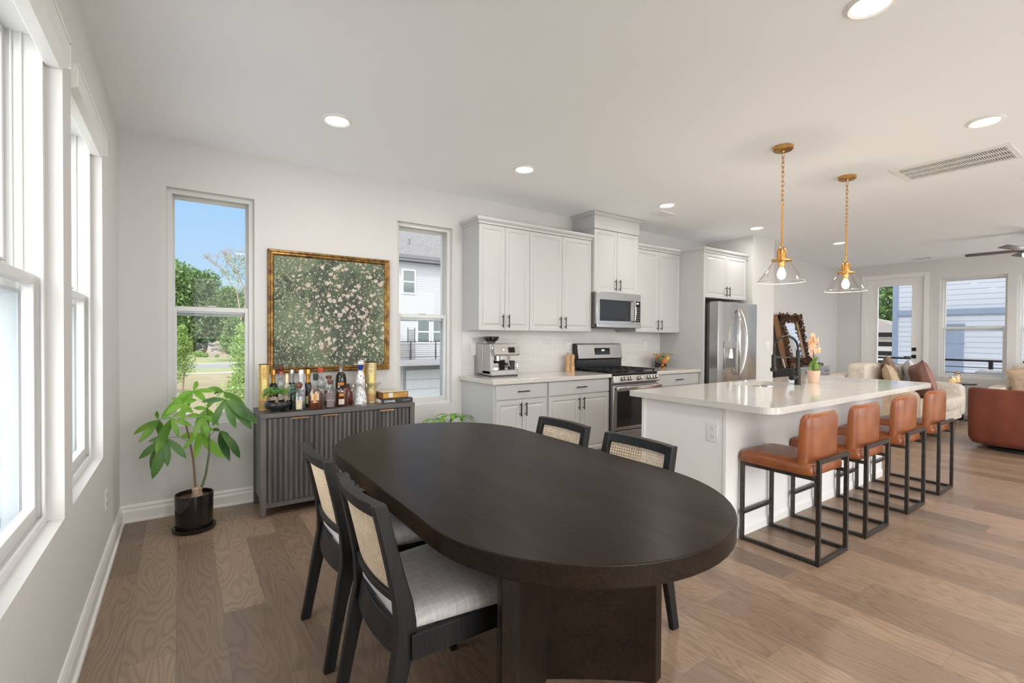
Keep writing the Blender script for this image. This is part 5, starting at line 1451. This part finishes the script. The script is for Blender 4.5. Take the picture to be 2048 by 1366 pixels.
def pillow(lab, loc, rot, w, h, th, mat_, seed=1, par=None):
    t = thing('throw_pillow', lab, 'pillow', loc); t.rotation_euler = rot
    pillow_mesh(w, h, th, seed).build('pillow_cover', mat_, t, smooth=80)
    e_ = [(-w / 2, 0, -h / 2 + .002), (0, 0, -h / 2 * .93), (w / 2, 0, -h / 2 + .002), (w / 2 * .93, 0, 0), (w / 2, 0, h / 2), (0, 0, h / 2 * .93), (-w / 2, 0, h / 2), (-w / 2 * .93, 0, 0)]
    MB().tube(e_, .004, 6, True).build('piping', mat_, t, smooth=80)
    return t
s1 = thing('cream_sofa', 'cream linen sofa with its side to the island stools, facing away from the patio wall', 'sofa')
m = MB(); softbox(m, 8.0, 8.22, -2.24, -1.12, .10, .665); m.build('arm', linen_tan, s1, smooth=70)
m = MB(); softbox(m, 10.18, 10.40, -2.22, -1.12, .10, .64); m.build('arm', linen, s1, smooth=70)
m = MB(); softbox(m, 8.05, 10.36, -1.36, -1.12, .10, .80); m.build('back_frame', linen, s1, smooth=70)
MB().box(8.1, 10.32, -2.19, -1.2, .095, .27).build('seat_base', linen, s1, bevel=.02, seg=3)
for a, b in ((8.22, 9.20), (9.20, 10.18)):
    m = MB(); softbox(m, a, b, -2.26, -1.38, .27, .47); m.build('seat_cushion', linen, s1, smooth=70)
for a, b, h_ in ((8.26, 8.98, .965), (9.0, 9.58, .90), (9.6, 10.16, .90)):
    m = MB(); softbox(m, a, b, -1.62, -1.36, .46, h_); m.build('back_cushion', linen, s1, smooth=70)
for x in (8.08, 10.25):
    for y in (-2.12, -1.2): MB().box(x, x + .06, y, y + .06, 0, .10).build('leg', wood_cap, s1)
brown_v = M('mauve_brown_velvet', (.30, .155, .12), .55, col2=(.20, .095, .075), nscale=6, bump=.2)
quilt = M('taupe_quilt', (.26, .185, .135), .7, col2=(.15, .105, .08), nscale=30, bump=.6)
pillow('large mauve brown velvet pillow leaning at the sofa front, behind the last stool', (9.20, -1.99, .715), (-.25, .22, .55), .54, .52, .18, brown_v, 2)
pillow('tan pillow with crossed seams leaning left of the velvet pillow', (8.66, -1.80, .69), (-.35, .30, .25), .54, .46, .16, linen_tan, 3)
pillow('taupe quilted pillow behind the tan one, against the sofa back', (8.92, -1.70, .775), (-.25, .30, .30), .58, .50, .15, quilt, 4)
pillow('pale grey pillow peeking out behind the velvet pillow', (9.62, -1.74, .76), (-.2, .1, .35), .46, .46, .13, M('pale_grey_cloth', (.60, .60, .62), .8), 5)
s2 = thing('white_sofa', 'off-white sofa under the far windows at the right edge of the picture', 'sofa')
m = MB(); softbox(m, 10.42, 11.35, -2.62, -2.42, .10, .60); m.build('arm', linen, s2, smooth=70)
m = MB(); softbox(m, 10.42, 11.35, -5.0, -4.8, .10, .60); m.build('arm', linen, s2, smooth=70)
m = MB(); softbox(m, 11.10, 11.36, -4.95, -2.5, .10, .82); m.build('back_frame', linen, s2, smooth=70)
MB().box(10.48, 11.3, -4.85, -2.6, .09, .27).build('seat_base', linen, s2, bevel=.02, seg=3)
for a, b in ((-3.34, -2.62), (-4.06, -3.34), (-4.80, -4.06)):
    m = MB(); softbox(m, 10.42, 11.15, a, b, .27, .46); m.build('seat_cushion', linen, s2, smooth=70)
    m = MB(); softbox(m, 10.86, 11.14, a, b, .45, .96); m.build('back_cushion', linen, s2, smooth=70)
for x in (10.5, 11.2):
    for y in (-4.8, -2.66): MB().box(x, x + .06, y, y + .06, 0, .10).build('leg', wood_cap, s2)
pillow('tan pillow with pale piping at the near end of the white sofa', (10.72, -2.86, .70), (-.15, .25, PI / 2 + .3), .46, .44, .14, linen_tan, 6)
pillow('cream pillow in front on the white sofa, right of the tan pillow', (10.62, -3.14, .66), (-.2, .1, PI / 2 + .1), .40, .38, .13, linen, 7)

# armchair: rounded barrel box seen from behind
ac = thing('rust_velvet_armchair', 'rust velvet swivel armchair seen from behind at the right edge', 'armchair', (8.63, -3.12, 0))
def rr(hx, hy, r, z, n=8):
    p = []
    for (sx_, sy_), a0 in zip(((1, 1), (-1, 1), (-1, -1), (1, -1)), (0, 90, 180, 270)):
        for k in range(n + 1):
            a = math.radians(a0 + 90 * k / n); p.append((sx_ * (hx - r) + r * math.cos(a), sy_ * (hy - r) + r * math.sin(a), z))
    return p
m = MB(); R_ = [m.ring(rr(hx, hy, r_, z)) for hx, hy, r_, z in ((.37, .37, .20, .055), (.43, .43, .17, .075), (.452, .452, .14, .14), (.455, .455, .12, .45), (.452, .452, .11, .70), (.445, .445, .10, .725), (.42, .42, .09, .735), (.36, .36, .08, .735), (.33, .33, .08, .72), (.32, .32, .08, .44))]
for a, b in zip(R_, R_[1:]): m.bridge(a, b)
m.cap(R_[0], True); m.cap(R_[-1])
# cut the front open by lowering the rim there
m.v = [(x, y, z - (.16 * max(0, min(1, (x + .25) / .5)) if z > .6 else 0)) for x, y, z in m.v]
for i, v in enumerate(m.v):
    if v[0] > .30 and v[2] > .5: m.v[i] = (v[0], v[1], .42 if abs(v[1]) < .33 else min(v[2], .62))
m.build('shell', velvet, ac, smooth=60)
m = MB(); softbox(m, -.28, .44, -.31, .31, .40, .54); m.build('seat_cushion', velvet, ac, smooth=70)
MB().lathe([(0, 0), (.34, 0), (.34, .03), (.30, .055), (0, .055)], 36).build('swivel_base', M('black_base', (.012, .012, .012), .4), ac)

# side table and candle
sd = thing('round_side_table', 'round black side table between the two sofas', 'side table', (10.88, -2.06, 0))
MB().lathe([(0, .575), (.17, .575), (.185, .582), (.185, .597), (.18, .60), (0, .60)], 40, caps=False).build('top', blackplastic, sd, smooth=40)
MB().cyl((0, 0, .02), (0, 0, .576), .03).build('leg', blackplastic, sd)
MB().lathe([(0, 0), (.15, 0), (.145, .015), (.03, .02), (0, .02)], 36, caps=False).build('base', blackplastic, sd)
cn = thing('jar_candle', 'lit candle in a glass jar standing on the round side table', 'candle', (10.80, -1.97, .60))
MB().lathe([(0, 0), (.048, 0), (.050, .006), (.050, .10), (.044, .112)], 28, caps=False).build('glass_jar', clear_glass, cn, smooth=50)
MB().lathe([(0, .006), (.045, .006), (.045, .060), (0, .060)], 24, caps=False).build('wax', M('warm_wax', (.90, .62, .30), .5, emit=((1, .55, .2), .5)), cn)
MB().cyl((0, 0, .06), (0, 0, .072), .001).lathe([(.0, .068), (.004, .075), (.002, .088), (0, .094)], 8, caps=False).build('flame', M('flame', (1, .8, .4), .5, emit=((1, .7, .3), 12)), cn)
cn2 = thing('lidded_glass_jar', 'small lidded glass jar behind the candle on the side table', 'jar', (10.90, -2.0, .60))
MB().lathe([(0, 0), (.040, 0), (.042, .01), (.042, .13), (.036, .145)], 24, caps=False).build('glass_jar', clear_glass, cn2, smooth=50)
MB().lathe([(.037, .145), (.040, .16), (.02, .17), (.012, .185), (0, .19)], 24).build('lid', brass, cn2)
MB().lathe([(0, .006), (.038, .006), (.038, .10), (0, .10)], 24, caps=False).build('wax', MATS['warm_wax'], cn2)

# ------------------------------------------------------------------ outside
grass = M('lawn', (.16, .185, .085), .95, col2=(.19, .195, .10), nscale=.4)
drygrass = M('dry_lawn', (.215, .185, .11), .95, col2=(.185, .165, .095), nscale=.5)
concrete = M('concrete', (.30, .29, .275), .9, nscale=1)
asphalt = M('asphalt', (.17, .175, .185), .9, nscale=2)
G = -3.2
def strip(name, lab, y0, y1, mt, z=G, x0=-90, x1=120, cat='ground'):
    return struct(MB().box(x0, x1, y0, y1, z - .1, z).build(name, mt, smooth=0), lab, cat)
strip('ground_lawn', 'dry lawn outside below the kitchen windows', .3, 60, drygrass)
strip('bounce_terrace', 'unseen pale terrace added behind the viewer to bounce sunlight indoors', -40, -5.95, M('bounce_paving', (.74, .73, .70), .9, nscale=1), -.15)
strip('sidewalk', 'pale sidewalk across the lawn', 60, 61.5, concrete, G + .02)
strip('verge', 'green verge between sidewalk and road', 61.5, 70, grass, G + .01)
strip('road', 'grey road beyond the lawn', 70, 78, asphalt, G + .02)
strip('far_sidewalk', 'pale sidewalk on the far side of the road', 80, 81.5, concrete, G + .03)
strip('far_lawn', 'green lawn beyond the road under the stone sign', 78, 200, grass, G + .005)
# entrance sign
sg_ = thing('entrance_sign', 'rounded pale stone sign reading MINERAL SPRINGS on the lawn beyond the road', 'sign', (6.2, 108, G))
pts = [(-1.75, 0), (-1.80, .8), (-1.55, 1.7), (-1.0, 2.5), (-.2, 3.0), (.9, 3.15), (2.2, 3.15), (2.2, 0)]
MB().prism(pts, 1, -.25, .25).build('stone_slab', M('pale_stone', (.26, .225, .20), .9, col2=(.22, .19, .17), nscale=3, bump=.3), sg_, smooth=0)
MB().box(.3, 2.2, -.32, .3, 2.95, 3.25).build('dark_coping', M('dark_coping', (.12, .12, .12), .8), sg_)
text('lettering', 'MINERAL\nSPRINGS', .86, M('sign_letters', (.06, .045, .045), .7), sg_, (.55, -.27, 1.75), (PI / 2, 0, 0), .02, bold=.015)
MB().box(.5, 2.1, -.3, -.24, .55, .85).build('plaque', M('sign_plaque', (.25, .14, .10), .8), sg_)

tree_g = [leafmat('tree_leaf_a', (.08, .15, .045), (.16, .25, .08), .35), leafmat('tree_leaf_b', (.07, .13, .045), (.13, .21, .07), .25),
          leafmat('tree_leaf_c', (.15, .26, .05), (.25, .36, .11), .4), leafmat('tree_leaf_d', (.16, .17, .08), (.24, .21, .11), .3)]
bark = M('tree_bark', (.20, .15, .11), .9, nscale=20)
def tree(name, lab, loc, h, cw, mt, n, size, seed, trunk=.35, blobs=9, group=None, zflat=1.0, tr=.18):
    t = thing(name, lab, 'tree' if 'shrub' not in name else 'shrub', loc, 0, group)
    rng = random.Random(seed); m = MB()
    for b in range(blobs):
        u = b / max(1, blobs - 1); zc = h * (trunk + (1 - trunk) * (.15 + .72 * u))
        rad = cw * (.62 - .34 * u) * rng.uniform(.8, 1.1); off = cw * .33 * (1 - u * .8)
        c = (rng.uniform(-off, off), rng.uniform(-off, off), zc)
        leaf_cloud(m, c, (rad, rad, min(h * .17, rad) * zflat), n // blobs, size, rng, 1)
    m.build('foliage', mt, t, smooth=0)
    m = MB(); m.tube([(0, 0, 0), (.02 * h, 0, h * .3), (0, .01 * h, h * .62), (.01 * h, 0, h * .85)], [tr, tr * .8, tr * .5, tr * .2], 8)
    for k in range(6):
        a = rng.uniform(0, 6.28); z0 = h * rng.uniform(.3, .6); m.tube([(.01 * h, 0, z0), (math.cos(a) * cw * .3, math.sin(a) * cw * .3, z0 + h * .14)], [tr * .4, tr * .15], 5)
    m.build('trunk', bark, t)
    return t
# wood line behind the sign
base_trees = [tree('broadleaf_tree', 'tall green tree in the wood line, left in the first window', (-2, 122, G), 21, 10, tree_g[0], 7000, .42, 21, .12, 12, 'trees of the wood line beyond the road', 1, .4),
              tree('broadleaf_tree', 'darker tree of the wood line behind the stone sign', (5, 132, G), 19.5, 10, tree_g[1], 7000, .42, 22, .08, 12, 'trees of the wood line beyond the road', 1, .4)]
spots = [(1.0, 128, 1.02, 1), (-8, 130, .9, 1), (9.5, 126, .76, 0), (14, 130, .8, 1), (-14, 125, 1, 0), (12, 118, .62, 0), (3, 140, .98, 0), (19, 128, .85, 0), (25, 132, .9, 1), (-21, 130, 1, 1), (33, 130, .9, 0)]
for i, (x, y, s_, k) in enumerate(spots):
    c = copy_tree(base_trees[k]); c.location = (x, y, G); c.scale = (s_, s_, s_); c.rotation_euler = (0, 0, i * 1.3)
    c['label'] = ['tallest crown of the wood line, brownish green, seen through the first window', 'wood line tree left of the window view', 'lower crown of the wood line just right of the tallest one', 'wood line tree at the right jamb of the first window', 'wood line tree far left', 'small rounded tree before the wood line at the right of the sign', 'tree at the back of the wood line between the two tallest', 'wood line tree hidden right of the first window', 'wood line tree further right, dark', 'leftmost wood line tree, dark', 'rightmost wood line tree'][i]
tree('young_tree', 'slender young tree at the left of the first window, on the lawn', (.42, 40, G), 5.4, 1.25, tree_g[2], 3600, .085, 31, .16, 10, None, 1.3, .06)
tree('young_tree', 'bright green bushy tree close outside, right in the first window', (2.25, 14.2, G), 5.0, 1.35, tree_g[2], 6000, .055, 33, .28, 12, None, 1.2, .05)
tree('young_tree', 'rounded mid-green tree above the stone sign, beyond the lawn', (7.6, 88, G), 7.6, 3.6, tree_g[0], 3500, .22, 35, .1, 9, None, 1, .12)
us_ = MB(); rng = random.Random(77)
for k in range(60): leaf_cloud(us_, (-45 + k * 1.9, 142 + rng.uniform(-3, 3), G + rng.uniform(1.5, 9)), (2.6, 2, 3.2), 230, .5, rng, 1)
tag(us_.build('undergrowth', tree_g[1], None, smooth=0), 'dark undergrowth filling the foot of the wood line behind the stone sign', 'bushes', kind='stuff')
m_ = thing('bare_tree', 'sparse half-bare tree against the sky at the right of the first window', 'tree', (10.2, 105, G))
rng = random.Random(8); m = MB()
def branch(p, d, L_, r_, lv):
    q = p + d * L_; m.tube([tuple(p), tuple((p + q) / 2 + Vector((rng.uniform(-.1, .1) * L_, 0, 0))), tuple(q)], [r_, r_ * .8, r_ * .6], 5)
    if lv:
        for _ in range(3): branch(q, (d + Vector((rng.uniform(-.7, .7), rng.uniform(-.5, .5), rng.uniform(-.05, .4)))).normalized(), L_ * .68, r_ * .6, lv - 1)
branch(Vector((0, 0, 0)), Vector((0, 0, 1)), 8, .28, 5)
m.build('branches', bark, m_)
m = MB(); leaf_cloud(m, (0, 0, 17), (4, 4, 4), 700, .2, rng, 1); m.build('foliage', tree_g[0], m_, smooth=0)
for x, y, s_ in ((3.0, 106, .75), (4.1, 105, .5), (6.0, 104.5, .3)):
    t = thing('low_shrub', {3.0: 'larger yellow-green shrub left of the stone sign', 4.1: 'smaller shrub touching the left edge of the stone sign', 6.0: 'small shrub at the foot of the stone sign'}[x], 'shrub', (x, y, G))
    m = MB(); leaf_cloud(m, (0, 0, .8 * s_), (1.2 * s_, 1, .9 * s_), 700, .13, random.Random(int(x * 10)), 1); m.build('foliage', tree_g[2], t, smooth=0)

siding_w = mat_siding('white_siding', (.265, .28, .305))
# neighbouring house opposite the second window
nh = thing('neighbour_house', 'white sided house with grey roof, balcony and garage seen through the second window', 'house', (0, 0, 0))
MB().box(4.6, 30, 20, 30, G, 5.3).build('wall', siding_w, nh, smooth=0)
MB().prism([(19.6, 5.50), (26, 9.2), (30.5, 5.5)], 0, 4.2, 30.4).build('roof', M('shingle', (.14, .138, .14), .9, col2=(.08, .08, .085), nscale=6, stretch=(1, 3, 3), bump=.5), nh, smooth=0)
MB().box(4.2, 30.4, 19.5, 20.0, 5.24, 5.42).box(4.2, 30.4, 19.45, 19.6, 5.38, 5.56).build('eave', M('dark_fascia', (.085, .085, .10), .6), nh, smooth=0)
MB().lathe([(.10, 0), (.03, .05), (.03, .25), (.06, .30)], 10, (10.98, 21.3, 6.45)).build('vent_pipe', M('dark_fascia', (.1, .1, .1)), nh)
dk = M('dark_pane', (.08, .10, .10), .1)
for x0, x1, z0, z1 in ((10.08, 10.70, 3.60, 4.78), (10.92, 11.56, .95, 2.08), (11.84, 12.5, .95, 2.08)):
    f_ = MB().box(x0 - .07, x1 + .07, 19.94, 20, z0 - .07, z1 + .07).build('window_frame', vinyl, nh, smooth=0)
    zm = (z0 + z1) / 2
    MB().box(x0, x1, 19.92, 19.945, z0, zm - .03).box(x0, x1, 19.92, 19.945, zm + .03, z1).build('window_pane', dk, f_, smooth=0)
MB().box(8.4, 14.5, 18.3, 20, -.14, .02).box(8.4, 14.5, 18.25, 18.35, -.22, .08).build('balcony_deck', M('deck_grey', (.16, .16, .18), .7), nh, smooth=0)
m = MB(); m.box(8.4, 14.5, 18.30, 18.34, .97, 1.01); m.box(8.4, 14.5, 18.30, 18.34, .20, .23)
for k in range(6): m.box(8.45 + k * 1.37 * 1.0 - .02, 8.49 + k * 1.37, 18.30, 18.34, 0, 1.0)
for k in range(6): m.box(8.4, 14.5, 18.31, 18.325, .34 + k * .1, .35 + k * .1)
m.build('balcony_railing', black_metal, nh, smooth=0)
MB().box(10.12, 14.3, 19.93, 20, G, -.42).build('garage_frame', M('dark_trim', (.14, .15, .17), .6), nh, smooth=0)
m = MB()
for k in range(5): m.box(10.24, 14.2, 19.90, 19.95, G + .02 + k * .525, G + .53 + k * .525)
m.build('garage_door', M('garage_grey', (.33, .36, .39), .6), nh, bevel=.01, smooth=0)
hv = thing('heat_pump', 'dark grey outdoor air conditioner on the neighbour balcony behind the railing', 'air conditioner', (9.72, 18.75, .02))
MB().box(-.42, .42, -.3, .3, 0, .92).build('casing', M('ac_grey', (.16, .16, .17), .6), hv, bevel=.02)
m = MB()
for k in range(14): m.box(-.38, .38, -.315, -.30, .08 + k * .06, .10 + k * .06)
m.build('louvres', M('ac_louvre', (.28, .28, .29), .6), hv)
bl = thing('balcony_chair', 'folding chair leaning on the neighbour balcony above the railing', 'chair', (9.97, 18.6, .02))
m = MB(); m.box(-.20, -.17, -.02, .02, 0, 1.68).box(.17, .20, -.02, .02, 0, 1.68)
for k in range(12): m.box(-.18, .18, -.01, .01, .95 + k * .055, .975 + k * .055)
m.build('folded_frame', black_metal, bl)

# house across from the far windows
fh = thing('side_house', 'pale blue-white sided house beyond the far windows and patio door', 'house', (0, 0, 0))
siding_b = mat_siding('blue_white_siding', (.34, .36, .41))
bluegrey = M('blue_grey_trim', (.14, .18, .25), .6)
MB().box(15.5, 22, -14, .18, G, 6).build('wall', siding_b, fh, smooth=0)
MB().box(15.46, 15.56, .14, .26, G, 6).build('corner_board', bluegrey, fh, smooth=0)
MB().box(15.45, 15.5, -14, .14, 1.90, 2.03).build('belt_trim', bluegrey, fh, smooth=0)
MB().box(15.44, 15.5, -1.12, -.55, .10, 1.66).box(15.43, 15.5, -1.14, -.53, 1.64, 1.68).box(15.435, 15.5, -1.12, -.55, 1.205, 1.22).build('shutter_panel', M('slate_panel', (.15, .185, .25), .7), fh, smooth=0)
# patio deck and railing
struct(MB().box(XF + TH, 13.4, -6, 2.2, -.14, -.03).build('patio_deck', M('deck_boards', (.30, .29, .30), .8), smooth=0), 'grey deck outside the patio door', 'deck')
rl = thing('deck_railing', 'black metal railing of the deck outside the far windows', 'railing', (0, 0, 0))
MB().box(13.2, 13.26, -6, 2.1, .875, .915).build('top_rail', black_metal, rl)
for z in (.76, .64, .52, .40, .28, .16): MB().cyl((13.23, -6, z), (13.23, 2.1, z), .008, 6).build('cable', black_metal, rl)
for y in (-5.9, -3.95, -1.98, 0.6, 2.06): MB().box(13.2, 13.26, y - .03, y + .03, -.03, .88).build('post', black_metal, rl)
gc = thing('covered_grill', 'low grey fabric-covered thing outside on the deck at the window corner', 'grill cover', (12.75, -2.25, -.03))
m = MB(); softbox(m, -.25, .25, -.40, .40, 0, .78); m.build('cover', M('grey_cover', (.24, .25, .26), .8, col2=(.18, .19, .2), nscale=12, bump=.4), gc, smooth=60)
fn = thing('slatted_fence', 'black horizontal-slat fence seen through the patio door', 'fence', (0, 0, 0))
m = MB()
for k in range(18): m.box(16.6, 16.64, .35, 3.6, G + .1 + k * .262, G + .22 + k * .262 + .01)
m.build('slats', black_metal, fn)
for y in (.4, 2.0, 3.55): MB().box(16.64, 16.72, y - .04, y + .04, G, 1.42).build('post', black_metal, fn)
h2 = thing('low_house', 'house with a brown-grey hipped roof behind the slatted fence', 'house', (0, 0, 0))
MB().box(26, 34, 2.6, 12, G, 1.35).build('wall', M('beige_wall', (.66, .65, .64), .8), h2, smooth=0)
m = MB(); m.v = [(25.6, 2.2, 1.35), (34.4, 2.2, 1.35), (34.4, 12.4, 1.35), (25.6, 12.4, 1.35), (29, 6.5, 3.0), (31, 8, 3.0)]
m.f = [(0, 1, 5, 4), (1, 2, 5), (2, 3, 4, 5), (3, 0, 4), (3, 2, 1, 0)]; m.mi = [0] * 5
m.build('roof', M('brown_shingle', (.17, .15, .145), .9, nscale=8), h2, smooth=0)
tree('broadleaf_tree', 'dense green tree filling the top of the patio door glass', (38, 11.5, G), 14, 7, tree_g[2], 30000, .16, 41, .1, 12, None, 1, .2)
tree('broadleaf_tree', 'second green tree behind the low house, left in the patio door glass', (37, 4.5, G), 12, 6, tree_g[0], 30000, .16, 43, .1, 12, None, 1, .2)
# outside the side windows
nb = thing('neighbour_house', 'white sided house far left, only a sliver in the near side window', 'house', (0, 0, 0))
MB().box(-20, -7.6, 34, 44, G, 2.8).build('wall', siding_w, nb, smooth=0)
MB().prism([(33.6, 2.8), (39, 4.6), (44.4, 2.8)], 0, -20.4, -7.2).build('roof', MATS['shingle'], nb, smooth=0)
tree('garden_shrub', 'green shrub outside the side windows', (-1.6, 2.6, G), 4.4, 1.1, tree_g[2], 2500, .06, 51, .2, 8, None, 1.1, .05)
